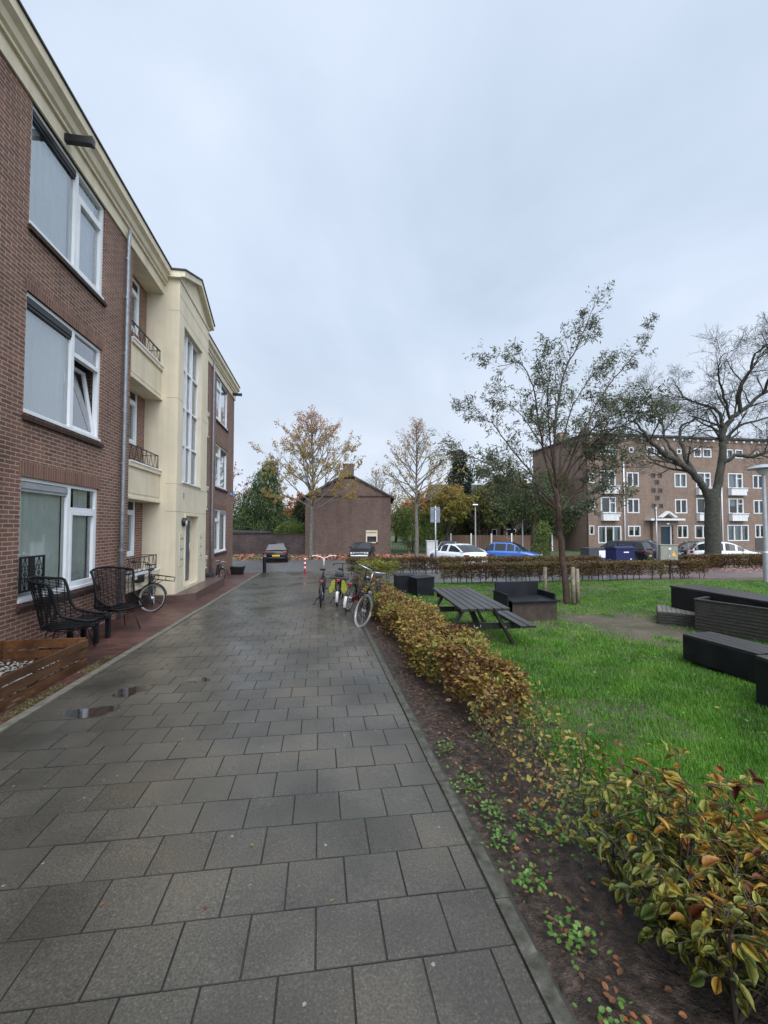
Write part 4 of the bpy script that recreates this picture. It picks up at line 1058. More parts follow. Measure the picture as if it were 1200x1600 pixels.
def slatted(name, label, cat, poly, h, n, lid, openbox=False):
    t = thing(name, label, cat, (poly[0][0], poly[0][1], G(poly[0][1])), 0)
    c = Vector((sum(p[0] for p in poly) / 4, sum(p[1] for p in poly) / 4, 0)); y0 = c.y; g = G(y0)
    mb = MB()
    for k in range(4):
        a, b = poly[k], poly[(k + 1) % 4]
        for i in range(n):
            z0 = g + h * i / n + .004; z1 = g + h * (i + 1) / n - .006
            d = (Vector((*b, 0)) - Vector((*a, 0))).normalized() * .0
            mb.beam((a[0], a[1], (z0 + z1) / 2), (b[0], b[1], (z0 + z1) / 2), .028, z1 - z0)
    mb.build('slats', 'tarred_slats', t)
    inner = [tuple((Vector((*p, 0)) * .96 + c * .04))[:2] for p in poly]
    if openbox:
        o = MB(); o.prism(inner, 2, g + .0, g + h * .45); o.build('liner', 'black_paint', t)
        o = MB()
        for k in range(4): a, b = poly[k], poly[(k + 1) % 4]; o.beam((*a, g + h + .010), (*b, g + h + .010), .06, .02)
        o.build('rim', 'tarred_slats', t)
    else:
        o = MB(); o.prism(inner, 2, g + .0, g + h - .02); o.build('core', 'black_paint', t)
        a, b, c2, d2 = [Vector((*p, 0)) for p in poly]; m = 8
        o = MB()
        for i in range(m):
            s0, s1 = i / m + .006, (i + 1) / m - .006
            q = [a.lerp(b, s0), a.lerp(b, s1), d2.lerp(c2, s1), d2.lerp(c2, s0)]; o.prism([tuple(x)[:2] for x in q], 2, g + h - .018, g + h + .012)
        o.build('seat_slats', lid, t)
    return t
slatted('slatted_bench', 'low weathered grey slatted bench at the left end of the black seating group', 'bench', rect((5.68, 8.62), (6.22, 8.28), .85), .27, 5, 'bark_grey')
slatted('slatted_trough', 'tall open trough of horizontal black tarred slats at the right edge', 'planter', rect((5.93, 7.92), (6.95, 6.05), .95), .60, 10, None, True)
t = thing('corner_bench', 'smooth black low bench bending towards the viewer with slotted seat at the right edge', 'bench', (4.35, 5.5, G(5.5)), 0)
for nm, p, q, dep in (('section', (4.26, 5.95), (4.50, 5.02), .52), ('section', (3.95, 4.45), (3.98, 3.3), .60)):
    lo = .06 if p[1] > 5.5 else .0; hi = .385 if p[1] > 5.5 else .545
    P = rect(p, q, dep)
    s = xybox(nm, 'black_paint', t, P, lo, hi, y0=5.3)
    a, b, c2, d2 = [Vector((*x, 0)) for x in P]; o = MB(); g = G(5.3)
    for i in range(4):
        s0, s1 = i / 4 + .012, (i + 1) / 4 - .012
        o.prism([tuple(x)[:2] for x in (a.lerp(d2, s0), b.lerp(c2, s0), b.lerp(c2, s1), a.lerp(d2, s1))], 2, g + hi + .002, g + hi + .027)
    o.build('seat_board', 'black_wood', s)
# ================================================================ stakes
for i, (px, py, x, y, lb) in enumerate(((0, 0, 4.62, 11.9, 'left grey round stake of the slender tree, standing behind it'), (0, 0, 5.02, 11.0, 'grey stake hard against the slender tree trunk'), (0, 0, 5.25, 11.25, 'right grey stake beside the slender tree trunk'))):
    h = (.95, 1.02, .95)[i]; mb = MB(Matrix.Translation((x, y, G(y)))); mb.tube([(0, 0, -.02), (random.uniform(-.02, .02), 0, h)], [.055, .05], 9)
    o = mb.build('tree_stake', 'stake'); tag(o, lb, 'stake', 'stakes around the slender tree')
# ================================================================ bollards
t = thing('bollard', 'black steel bollard with grey band at the end of the path', 'bollard', GW(-2.77, 21.95)); M = frame(t)
mb = MB(M); mb.lathe([(.09, 0), (.09, .78), (.10, .79), (.10, .98), (.085, 1.0), (.02, 1.01)], 18); mb.build('post', 'black_paint', t)
mb = MB(M); mb.lathe([(.103, .82), (.103, .86)], 18); mb.lathe([(.103, .90), (.103, .93)], 18); mb.build('band', 'silver', t)
t = thing('striped_post', 'red and white striped traffic post in the middle of the path end', 'bollard', GW(-.70, 20.9)); M = frame(t)
mb = MB(M); mb.lathe([(.05, 0), (.05, .86), (.035, .885), (.01, .89)], 14); mb.build('post', 'red_plastic', t)
mb = MB(M)
for z in (.28, .50, .70): mb.lathe([(.052, z), (.052, z + .10)], 14)
mb.build('band', 'white_plastic', t)
# ================================================================ cabinets, bins, sign posts, lamps
def cabinet(label, loc, rz, w, d, h, mat, extra=None):
    t = thing('utility_cabinet', label, 'cabinet', loc, R(rz)); M = frame(t)
    mb = MB(M); mb.box(-w / 2, w / 2, -d / 2, d / 2, 0, h); mb.build('body', mat, t, bevel=.01)
    mb = MB(M); mb.box(-w / 2 - .03, w / 2 + .03, -d / 2 - .03, d / 2 + .03, h + .002, h + .05); mb.build('roof', mat, t, bevel=.01)
    mb = MB(M)
    for s in (-1, 1): mb.box(s * w / 4 - w * .23, s * w / 4 + w * .23, -d / 2 - .014, -d / 2 - .001, .1, h - .06)
    dd = mb.build('door', mat, t)
    mb = MB(M); mb.box(-.03, .03, -d / 2 - .035, -d / 2 - .015, h * .45, h * .6); mb.build('lock', 'silver', dd)
    if extra:
        mb = MB(M); mb.prism([(.12, h * .55), (.32, h * .55), (.22, h * .78)], 1, -d / 2 - .022, -d / 2 - .016); mb.build('warning_sign', 'yellow_plate', t)
        mb = MB(M); mb.box(-.02, .1, -d / 2 - .02, -d / 2 - .016, h * .82, h * .9); mb.build('sticker', 'white_plastic', t)
    return t
cabinet('olive grey utility cabinet with yellow warning triangle behind the clipped hedge', (16.6, 24.2, G(24.2)), -18, .88, .4, 1.35, 'cabinet_olive', True)
cabinet('pale grey utility cabinet behind the left sign post', (3.35, 29.0, G(29)), 4, .75, .4, 1.55, 'cabinet_grey')
t = thing('waste_container', 'dark blue waste container with angled lid behind the hedge', 'bin', (13.1, 23.0, G(23)), R(12)); M = frame(t)
mb = MB(M); mb.box(-.6, .6, -.4, .4, 0, 1.16); mb.build('body', 'bin_blue', t, bevel=.03)
mb = MB(M); mb.prism([(-.43, 1.163), (.43, 1.163), (.43, 1.24), (-.2, 1.34), (-.43, 1.26)], 0, -.63, .63); mb.build('lid', 'bin_blue', t, bevel=.01)
mb = MB(M); mb.box(-.1, .22, -.412, -.402, .98, 1.04); mb.box(.3, .38, -.412, -.402, .6, .66); mb.build('sticker', 'white_plastic', t)
for x in (-.25, .0, .22): mb = MB(M); mb.lathe([(.08, 1.30), (.09, 1.36), (.07, 1.42), (.01, 1.43)], 14, (x, .05, 0)); mb.build('drum', 'rubber', t)
t = thing('waste_container', 'low dark grey container with a white end panel left of the blue one', 'bin', (13.4, 26.4, G(26.4)), R(8)); M = frame(t)
mb = MB(M); mb.box(-.65, .65, -.45, .45, 0, 1.1); mb.build('body', 'bin_grey', t, bevel=.02)
mb = MB(M); mb.box(-.68, .68, -.47, .47, 1.103, 1.16); mb.build('lid', 'bin_grey', t, bevel=.02)
mb = MB(M); mb.box(.02, .60, -.462, -.452, .55, 1.0); mb.build('end_panel', 'white_plastic', t)
def sign_post(label, loc, h, pw, ph, rz, dz=0):
    t = thing('sign_post', label, 'sign', loc, R(rz)); M = frame(t)
    mb = MB(M); mb.tube([(0, 0, 0), (0, 0, h)], .038, 12); mb.build('pole', 'galvanised', t)
    mb = MB(M); mb.box(-pw / 2, pw / 2, .045, .055, h - ph - .06, h - .06); p = mb.build('sign_panel', 'sign_grey', t, bevel=.002)
    mb = MB(M)
    for z in (h - .2, h - ph + .05): mb.box(-pw / 2 + .03, pw / 2 - .03, .04, .0445, z, z + .03); mb.lathe([(.045, z), (.045, z + .03)], 12)
    mb.build('clamp', 'galvanised', t)
    mb = MB(M); mb.lathe([(.042, .10), (.042, .3)], 12); mb.build('base_band', 'orange_band' if rz < 20 else 'galvanised', t)
sign_post('grey sign seen from behind on a thin pole among the low hedges', (2.62, 21.0, G(21)), 3.42, .50, .80, 8)
sign_post('narrow edge on sign panel on a pole between blue container and olive cabinet', (15.5, 23.5, G(23.5)), 3.55, .50, .85, 62)
t = thing('street_lamp', 'grey lamp post with flat round lantern at the right edge', 'street lamp', (15.32, 16.6, G(16.6)), 0); M = frame(t)
mb = MB(M); mb.lathe([(.11, 0), (.11, 1.2), (.085, 1.25), (.062, 3.9), (.06, 4.35)], 16); mb.build('pole', 'galvanised', t)
mb = MB(M); mb.lathe([(.06, 4.30), (.10, 4.32), (.22, 4.48), (.22, 4.56)], 20); mb.build('lantern', 'lamp_glass', t)
mb = MB(M); mb.lathe([(.52, 4.56), (.55, 4.58), (.40, 4.68), (.10, 4.76), (.01, 4.77)], 24); mb.build('shade', 'galvanised', t)
def mast(label, x, y, h, arm=0):
    t = thing('street_lamp', label, 'street lamp', (x, y, G(y)), 0); M = frame(t)
    mb = MB(M); mb.lathe([(.09, 0), (.05, h)], 10)
    for s in ((-1, 1) if arm else ()): mb.tube([(0, 0, h), (s * .3, 0, h + .1), (s * .7, 0, h + .28)], .03, 6)
    mb.build('pole', 'galvanised', t)
    mb = MB(M)
    for s in ((-1, 1) if arm else (0,)): mb.add([(s * .55 - .25, -.08, h + .2), (s * .55 + .25, -.08, h + .2 + .1 * s), (s * .55 + .25, .08, h + .2 + .1 * s), (s * .55 - .25, .08, h + .2), (s * .55 - .2, -.05, h + .3), (s * .55 + .2, -.05, h + .3 + .1 * s), (s * .55 + .2, .05, h + .3 + .1 * s), (s * .55 - .2, .05, h + .3)], [(0, 3, 2, 1), (4, 5, 6, 7), (0, 1, 5, 4), (1, 2, 6, 5), (2, 3, 7, 6), (3, 0, 4, 7)])
    mb.build('lantern', 'white_plastic', t)
mast('thin grey street lamp standing far behind the white sedan', 8.3, 37.5, 4.4)
mast('double headed street lamp far behind the blue car', 12.4, 37.0, 4.2, 1)
# ================================================================ cars
def car(label, loc, rz, kind, paint, L=4.3, Wd=1.75, H=1.46, plate='yellow_plate', taillight='lens_red', lamps='round'):
    t = thing('parked_car', label, 'car', loc, R(rz), 'cars parked in the street'); M = frame(t)
    hl = L / 2
    # side outlines: belt height and roof height along y (front +)
    prof = {'hatch': dict(belt=[(-1, .62), (-.97, .86), (-.86, .93), (.42, .93), (.62, .86), (.9, .74), (1, .55)], gh=[(-.93, .95), (-.78, 1.36), (-.6, H), (.0, H), (.16, 1.38), (.50, .92)]),
            'sedan': dict(belt=[(-1, .55), (-.985, .82), (-.93, .93), (-.7, .96), (.40, .92), (.62, .86), (.9, .72), (1, .5)], gh=[(-.84, .96), (-.45, 1.32), (-.2, H), (.06, H - .01), (.2, 1.3), (.52, .9)]),
            'suv': dict(belt=[(-1, .62), (-.98, .95), (-.9, 1.02), (.42, 1.02), (.6, .98), (.92, .85), (1, .6)], gh=[(-.95, 1.04), (-.86, 1.5), (-.7, H), (.1, H), (.2, H - .08), (.48, 1.0)])}[kind]
    def itp(P, y): return float(np.interp(y, [p[0] for p in P], [p[1] for p in P]))
    n = 40
    def hw(y, k=1.0): return Wd / 2 * (1 - .16 * abs(y) ** 5 - .05 * abs(y) ** 2) * k
    sec = lambda y: [(0, .22), (hw(y, .86), .22), (hw(y, .97), .30), (hw(y), .5), (hw(y, .985), itp(prof['belt'], y) * .78 + .06), (hw(y, .93), itp(prof['belt'], y) - .02), (hw(y, .84), itp(prof['belt'], y)), (0, itp(prof['belt'], y) + .025)]
    mb = MB(M); mb.smooth = True
    for s in (-1, 1):
        vs = []; ys = [math.sin((i / n - .5) * math.pi) for i in range(n + 1)]
        for y in ys:
            for x, z in sec(y):
                vs.append((s * x, y * hl * (1 - (.0 if abs(y) < .95 else .0)), min(z, max(.22, z))))
        m = 8; fs = []
        for i in range(n):
            for j in range(m - 1):
                f = (i * m + j, (i + 1) * m + j, (i + 1) * m + j + 1, i * m + j + 1); fs.append(f if s > 0 else f[::-1])
        for i in (0, n):
            f = tuple(i * m + j for j in range(m)); fs.append(f if (i == 0) == (s > 0) else f[::-1])
        mb.add(vs, fs)
    mb.build('body', paint, t)
    # greenhouse
    gh = prof['gh']; yk = [p[0] for p in gh]; ys = np.linspace(yk[0], yk[-1], 30)
    roof = MB(M); gl = MB(M); roof.smooth = gl.smooth = True
    def gs(y):
        z = itp(gh, y); b = itp(prof['belt'], y) - .01; f = min(1, max(0, (z - b) / .45)); wr = Wd / 2 * (.91 - .20 * f)
        return [(Wd / 2 * .91 * (1 - .05 * y * y), b), (wr + .01, b + (z - b) * .86), (wr - .06, z - .015), (0, z + .012)]
    for s in (-1, 1):
        for i in range(len(ys) - 1):
            a, b = gs(ys[i]), gs(ys[i + 1]); y0, y1 = ys[i] * hl, ys[i + 1] * hl; ym = (ys[i] + ys[i + 1]) / 2
            steep = ym < yk[1] + .02 or ym > gh[-3][0] - .0
            if kind == 'sedan': steep = ym < gh[1][0] + .1 or ym > gh[-3][0]
            pil = any(abs(ym - q) < .022 for q in (gh[2][0] + .06, -.12, gh[-2][0] + .02))
            for j in range(3):
                q = [(s * a[j][0], y0, a[j][1]), (s * b[j][0], y1, b[j][1]), (s * b[j + 1][0], y1, b[j + 1][1]), (s * a[j + 1][0], y0, a[j + 1][1])]
                tgt = gl if ((j == 0 and not pil and not (steep and abs(a[0][1] - a[1][1]) < .12)) or (j == 2 and steep)) else roof
                tgt.add(q, [(0, 1, 2, 3) if s > 0 else (3, 2, 1, 0)])
    roof.build('roof', paint, t); gl.build('windows', 'car_glass', t)
    for y in (-.60 * hl, .60 * hl):
        for s in (-1, 1):
            x = s * hw(y / hl)
            w = MB(M); w.lathe([(.26, x - s * .18), (.315, x - s * .16), (.325, x - s * .06), (.315, x + s * .005), (.22, x + s * .012)], 22, (0, y, .32), 0); wo = w.build('wheel', 'rubber', t)
            w = MB(M)
            w.lathe([(.215, x + s * .004), (.215, x + s * .016), (.19, x + s * .010), (.06, x + s * .018), (.02, x + s * .022)], 22, (0, y, .32), 0); w.build('rim', 'silver', wo)
            w = MB(M); w.ring((x - s * .012, y, .33), .365, .022, 0, 18, 6, R(-5), R(185)); w.build('wheel_arch', 'rubber', t)
    for s in (-1, 1):
        mb = MB(M); x = s * hw(.9, .80)
        mb.box(x - .16, x + .12 * 1, hl * .9, hl * .985, .56, .70) if lamps != 'round' else [mb.lathe([(.085, hl * .92), (.085, hl * .995), (.02, hl * 1.0)], 14, (x - s * q, 0, .60), 1) for q in (0, .2)]
        mb.build('headlight', 'lens_clear', t, bevel=.0)
        mb = MB(M); zb = {'hatch': .80, 'sedan': .76, 'suv': .95}[kind]; x = s * hw(.93, .88)
        mb.box(x - .14, x + .10, -hl * .992, -hl * .90, zb - .09, zb + .07); mb.build('taillight', taillight, t, bevel=.02)
        mb = MB(M); mb.box(s * (Wd / 2 * .93), s * (Wd / 2 + .12), hl * .33, hl * .37, .93, 1.05); mb.build('wing_mirror', paint, t, bevel=.02)
    mb = MB(M); mb.box(-.26, .26, -hl - .012, -hl + .05, .50, .61); mb.build('number_plate', plate, t)
    mb = MB(M); mb.box(-.26, .26, hl - .05, hl + .014, .34, .45); mb.build('number_plate', plate, t)
    mb = MB(M)
    for s in (-1, 1): mb.box(-hw(.95, .9), hw(.95, .9), s * hl * .90, s * (hl + .03), .30, .44)
    mb.build('bumper', 'chrome' if lamps == 'round' else paint, t, bevel=.03)
    mb = MB(M); mb.box(-.42, .42, hl * .96, hl + .006, .52, .66); mb.build('grille', 'chrome' if lamps == 'round' else 'black_metal', t, bevel=.01)
    return t
def gl3(x, y): return (x, y, G(y))
car('black hatchback seen from behind in front of the long garden wall', gl3(-8.15, 31.6), 12, 'hatch', 'car_black', L=3.9, Wd=1.68, H=1.42, lamps='box')
car('dark classic saloon with chrome bumper and round lamps facing the path by the gable', gl3(-1.75, 34.2), 176, 'sedan', 'car_green', L=4.7, Wd=1.8, H=1.36)
car('white fastback sedan behind the low hedges, rear lights towards the viewer', gl3(4.75, 27.3), 24, 'sedan', 'car_white', L=4.8, Wd=1.95, H=1.42, lamps='box')
car('small bright blue car half hidden by foliage to the right of the white sedan', gl3(8.75, 28.2), -122, 'hatch', 'car_blue', L=3.7, Wd=1.65, H=1.48, lamps='box')
car('dark silver car parked behind the roof of the white sedan', gl3(5.3, 34.0), 165, 'sedan', 'car_silver', lamps='box')
car('black estate car with its rear to the right, behind the blue container', gl3(17.6, 31.2), 38, 'suv', 'car_black', L=4.4, H=1.58, lamps='box')
car('dark grey people carrier facing right next to the black estate', gl3(20.9, 32.4), -132, 'hatch', 'car_grey', L=4.1, H=1.6, lamps='box')
car('low dark car behind the olive cabinet, before the entrance', gl3(24.9, 33.8), 72, 'hatch', 'car_black', L=4.0, lamps='box')
car('white hatchback parked behind the thick bare tree', gl3(23.9, 28.9), -118, 'hatch', 'car_white', L=4.35, H=1.5, lamps='box')
# ================================================================ four storey block across the street
BR = thing('apartment_block', 'four storey brown brick block with white framed windows and flat roof across the parking street', 'building', W(27.4, 38.8, -.9), A)
FR = fac_frame(0, 38.8, 'v')
zb = -1.2; v0, v1 = 27.4, 58.0; zt = 10.95
big = []   # (a0,a1,z0,z1,kind)
TOP = [(28.71, 29.59), (29.85, 30.79), (34.34, 35.3), (35.47, 36.39), (40.09, 41.02), (41.23, 42.29), (44.26, 45.07), (45.33, 46.34), (50.2, 51.1), (51.3, 52.2)]
for a, b in TOP: big.append((a, b, 9.32, 10.28, 'one'))
for a in (32.23, 38.0, 47.85): big.append((a, a + .56, 9.6, 10.15, 'small'))
for z0, z1, bz in ((6.0, 7.5, 1), (3.2, 4.72, 1)):
    for a, b in ((31.91, 33.33), (37.62, 39.1), (47.5, 48.96)): big.append((a, b, z0, z1, 'two'))
    for a, b in ((28.85, 30.6), (40.25, 42.1), (44.3, 46.2), (50.3, 52.2)): big.append((a, b, z0 - .02, z1 + .15, 'bal'))
    big.append((26.4 + 1.2, 27.0 + 1.2, z0 + .3, z1 - .2, 'small'))
for a, b, z0, z1, k in ((28.48, 31.15, .05, 1.85, 'three'), (31.95, 33.4, .75, 1.87, 'two'), (37.77, 39.13, .55, 1.93, 'two'), (39.95, 42.05, .5, 1.93, 'two'), (44.05, 46.78, .2, 1.97, 'three'), (47.62, 48.92, .55, 2.0, 'two'), (50.3, 53, .2, 1.97, 'three'), (27.5, 28.05, .95, 1.9, 'small')): big.append((a, b, z0, z1, k))
door = (35.64, 36.9, -.7, 1.85)
mb = MB(FR); wall(mb, v0, v1, zb, zt, [b[:4] for b in big] + [door], 0, .25)
mb.build('wall', 'brick_block', BR)
FS = Matrix(((CA, -SA, 0, 0), (SA, CA, 0, 0), (0, 0, 1, 0), (0, 0, 0, 1)))
mb = MB(FR)
mb.add([(v0, 0, zb), (v0, -11, zb), (v0, -11, zt), (v0, 0, zt)], [(3, 2, 1, 0)]); mb.add([(v1, 0, zb), (v1, -11, zb), (v1, -11, zt), (v1, 0, zt)], [(0, 1, 2, 3)]); mb.add([(v0, -11, zb), (v1, -11, zb), (v1, -11, zt), (v0, -11, zt)], [(0, 1, 2, 3)])
mb.build('side_wall', 'brick_block', BR)
mb = MB(FR); mb.box(v0 - .2, v1, -11.2, .25, zt + .375, zt + .58); mb.build('roof', 'roof_dark', BR)
mb = MB(FR); mb.box(v0 - .03, v1, -11, .03, zt, zt + .37); mb.build('parapet', 'brick_block', BR)
mb = MB(FR); a = v0 + .3
while a < v1: mb.box(a, a + .2, .03, .12, zt + .08, zt + .26); a += .98
mb.build('corbels', 'white_paint', BR)
for (a0, a1, z0, z1, k) in big:
    mb = MB(FR); fr(mb, a0, a1, z0, z1, -.12, .02, .11 if k != 'small' else .09)
    n = {'one': 1, 'two': 2, 'three': 3, 'small': 1, 'bal': 2}[k]
    for i in range(1, n):
        a = a0 + (a1 - a0) * (i / n if k != 'bal' else .6); mb.box(a - .06, a + .06, -.12, .015, z0 + .11, z1 - .11)
    if k == 'bal': mb.box(a0 + (a1 - a0) * .6 + .06, a1 - .11, -.12, .01, z0 + (z1 - z0) * .62, z0 + (z1 - z0) * .62 + .08)
    r = mb.build('window', 'white_far', BR)
    g = MB(FR); pane(g, a0 + .1, a1 - .1, z0 + .1, z1 - .1, -.08); g.build('pane', 'window_glass_dim', r)
    g = MB(FR); g.add([(a0, -.7, z0), (a1, -.7, z0), (a1, -.7, z1), (a0, -.7, z1)], [(3, 2, 1, 0)]); g.build('interior', 'room_dark', r)
    rr = random.random()
    if rr < .75:
        g = MB(FR); w = (a1 - a0)
        if rr < .3: drape(g, a0 + .1, a1 - .1, z0 + .1 + (z1 - z0) * random.choice((0, 0, .45)), z1 - .1, -.3, .03, .2)
        else: drape(g, a0 + .1, a0 + w * .28, z0 + .1, z1 - .1, -.3, .03, .15); drape(g, a1 - w * .28, a1 - .1, z0 + .1, z1 - .1, -.3, .03, .15)
        g.build('curtain', 'curtain', r)
    if k == 'bal':
        c = MB(FR); c.box(a0 - .02, a1 + .02, .0, .42, z0 - .78, z0 - .02); c.box(a0 - .05, a1 + .22, -.0, .5, z0 - .02, z0 + .05); c.box(a1 + .02, a1 + .2, .0, .4, z0 - .35, z0 - .02); c.build('balcony', 'white_far', BR)
mb = MB(FR)   # stair lights
SM = [(34.81, 7.0), (35.62, 7.0), (35.23, 6.27), (34.8, 5.4), (35.6, 5.4), (35.25, 4.6), (34.8, 3.75), (35.65, 3.75)]
for a, z in SM: fr(mb, a, a + .5, z, z + .46, .0, .035, .06); mb.box(a + .08, a + .22, .0, .01, z + .06, z + .4)
s_ = mb.build('stair_light', 'mortar_dark', BR)
mb = MB(FR)
for a, z in SM: mb.box(a + .24, a + .44, .002, .012, z + .07, z + .39)
mb.build('stair_pane', 'car_glass', BR)
mb = MB(FR); mb.box(33.9, 37.95, .0, .9, 2.42, 2.62); mb.prism([(35.3, 2.75), (36.35, 3.42), (37.4, 2.75), (37.1, 2.75), (36.35, 3.22), (35.6, 2.75)], 1, .1, .6); mb.build('entrance_canopy', 'white_far', BR)
mb = MB(FR); mb.box(34.6, 35.5, 0, .35, zb, 2.4); mb.box(37.0, 37.5, 0, .35, zb, 2.4); mb.box(35.5, 37.0, 0, .35, 1.9, 2.4); mb.build('porch', 'brick_block', BR)
mb = MB(FR); mb.box(35.55, 36.95, -.1, .03, -.7, 1.86); dd = mb.build('door', 'door_teal', BR)
mb = MB(FR); fr(mb, 35.5, 37.0, -.75, 1.9, .03, .12, .12); mb.build('door_frame', 'white_paint', BR)
mb = MB(FR); mb.box(36.1, 36.45, .35, .5, 2.02, 2.15); mb.build('porch_lamp', 'white_plastic', BR)
mb = MB(FR); mb.box(37.58, 37.72, .0, .02, .6, 1.0); mb.build('notice', 'sign_blue', BR)
mb = MB(FR)
for a in (31.5, 43.35): mb.tube([(a, .1, 8.9), (a, .1, zb)], .06, 8)
mb.build('downpipe', 'white_paint', BR)
mb = MB(FR); mb.box(49.0, 49.4, -.1, .3, zb, .45); mb.box(47.6, 48.95, .0, .05, zb, .5); mb.build('plinth', 'mortar_dark', BR)
# chimney on the left end
mb = MB(FR); mb.box(v0 + .2, v0 + 1.2, -6.2, -5.2, zt + .62, zt + 1.8); mb.build('chimney', 'brick_block', BR)
# ================================================================ gable house
HZ = -.9
HO = thing('gable_house', 'brown brick house end with gable roof, chimney and one small shuttered window', 'house', (-3.4, 39.4, HZ), 0)
hx0, hx1, hy = -7.5, .62, 39.3; zr, ze = 6.75, 4.58; hm = (hx0 + hx1) / 2
mb = MB(); mb.prism([(hx0, HZ - .1), (hx1, HZ - .1), (hx1, ze), (hm, zr), (hx0, ze)], 1, hy, hy + 9); mb.build('wall', 'brick_house', HO)
mb = MB(); z = HZ + .1
while z < ze - .2: mb.box(hx1 - .34, hx1 + .03, hy - .03, hy + .3, z, z + .3); z += .46
mb.build('quoins', 'brick_house', HO)
mb = MB(); mb.box(hx0 + .0, hx1, hy - .035, hy, ze + .0, ze + .13); mb.build('string_course', 'brick_sill', HO)
mb = MB(); e = .35; th = .2; sl = (zr - ze) / (hm - hx0)
mb.prism([(hx0 - e, ze - e * sl + .01), (hm, zr + .01), (hx1 + e, ze - e * sl + .01), (hx1 + e, ze - e * sl + th), (hm, zr + th), (hx0 - e, ze - e * sl + th)], 1, hy - .15, hy + 9.2); mb.build('roof', 'roof_tile', HO)
mb = MB(); mb.box(hm - .5, hm + .5, hy + .0, hy + .9, zr - .4, zr + .95); mb.box(hm - .55, hm + .55, hy - .05, hy + .95, zr + .95, zr + 1.05); mb.build('chimney', 'brick_house', HO)
wx0, wx1, wz0, wz1 = -1.72, -.62, .22, 1.42
mb = MB(); mb.box(wx0, wx1, hy - .12, hy + .0, wz1 - .16, wz1); mb.box(wx0, wx0 + .12, hy - .08, hy, wz0, wz1 - .16); mb.box(wx1 - .12, wx1, hy - .08, hy, wz0, wz1 - .16); mb.box(wx0, wx1, hy - .08, hy, wz0, wz0 + .1); w = mb.build('window', 'cream_pale', HO)
mb = MB(); mb.box(wx0 + .12, wx1 - .12, hy - .04, hy - .002, wz1 - .56, wz1 - .16); mb.build('shutter', 'cream_pale', w)
mb = MB(); mb.box(wx0 + .12, wx1 - .12, hy - .03, hy - .003, wz0 + .1, wz1 - .56); mb.build('pane', 'car_glass', w)
# ================================================================ garden wall and shed roof
GWt = thing('garden_wall', 'long low brick garden wall between the corner and the gable house', 'wall', (-11, 39.6, HZ), 0)
mb = MB(); mb.box(-26, -7.52, 39.5, 39.75, HZ - .2, 1.02); mb.build('wall', 'brick_wall', GWt)
mb = MB(); mb.box(-26, -7.52, 39.46, 39.79, 1.022, 1.10); mb.build('coping', 'brick_sill', GWt)
SH = thing('garden_shed', 'dark flat roofed shed edge showing over the garden wall', 'shed', (-14, 41.5, HZ), 0)
mb = MB(); mb.box(-17, -12.2, 40.5, 43.5, HZ, 1.15); mb.build('wall', 'fence_wood', SH); mb = MB(); mb.prism([(-17.2, 1.16), (-11.9, 1.16), (-12.1, 1.30), (-17.2, 1.42)], 1, 40.2, 43.8); mb.build('roof', 'roof_dark', SH)
# ================================================================ terrace houses beyond, fence
def terrace(label, x0, x1, y, zt, rz, nw):
    t = thing('terrace_house', label, 'house', ((x0 + x1) / 2, y, HZ), R(rz), 'houses behind the trees'); M = frame(t); w = (x1 - x0) / 2; h = zt - HZ
    mb = MB(M); mb.box(-w, w, 0, 8, 0, h); mb.build('wall', 'brick_terrace', t)
    mb = MB(M); mb.prism([(-.4, h + .003), (8.4, h + .003), (4, h + 3.2)], 0, -w - .2, w + .2); mb.build('roof', 'roof_tile', t)
    for i in range(nw):
        for z in (1.0, 3.6):
            a = -w + (2 * w) * (i + .5) / nw; mb = MB(M); fr(mb, a - .65, a + .65, z, z + 1.35, -.04, 0.0, .09); mb.box(a - .04, a + .04, -.04, 0, z + .09, z + 1.26); f = mb.build('window', 'white_paint', t)
            mb = MB(M); mb.box(a - .56, a + .56, -.012, -.001, z + .09, z + 1.26); mb.build('pane', 'car_glass', f)
terrace('terraced brick house glimpsed behind the golden trees', 6.5, 15.5, 55, 4.6, 0, 4)
terrace('grey brick terraced house glimpsed behind the slender tree', 16.5, 27, 57, 4.4, 0, 5)
t = thing('garden_fence', 'brown board fence with pale posts behind the parked sedan', 'fence', (10, 45, HZ), 0)
mb = MB()
for i in range(70): mb.box(5 + i * .2, 5.17 + i * .2, 45, 45.03, HZ, HZ + 1.75)
mb.build('boards', 'fence_wood', t)
for i in range(7): mb = MB(); mb.box(5 + i * 2.2, 5.14 + i * 2.2, 44.9, 44.98, HZ, HZ + 1.95); mb.build('post', 'white_paint', t)
t = thing('iron_fence', 'black iron bar fence in front of the light green bush beside the gable house', 'fence', (2.4, 39, HZ), 0)
mb = MB()
for i in range(30): mb.box(.8 + i * .14, .83 + i * .14, 39.0, 39.03, HZ, HZ + 1.3)
for z in (.2, 1.15): mb.box(.75, 5.0, 39.03, 39.06, HZ + z, HZ + z + .04)
mb.build('bars', 'black_metal', t)
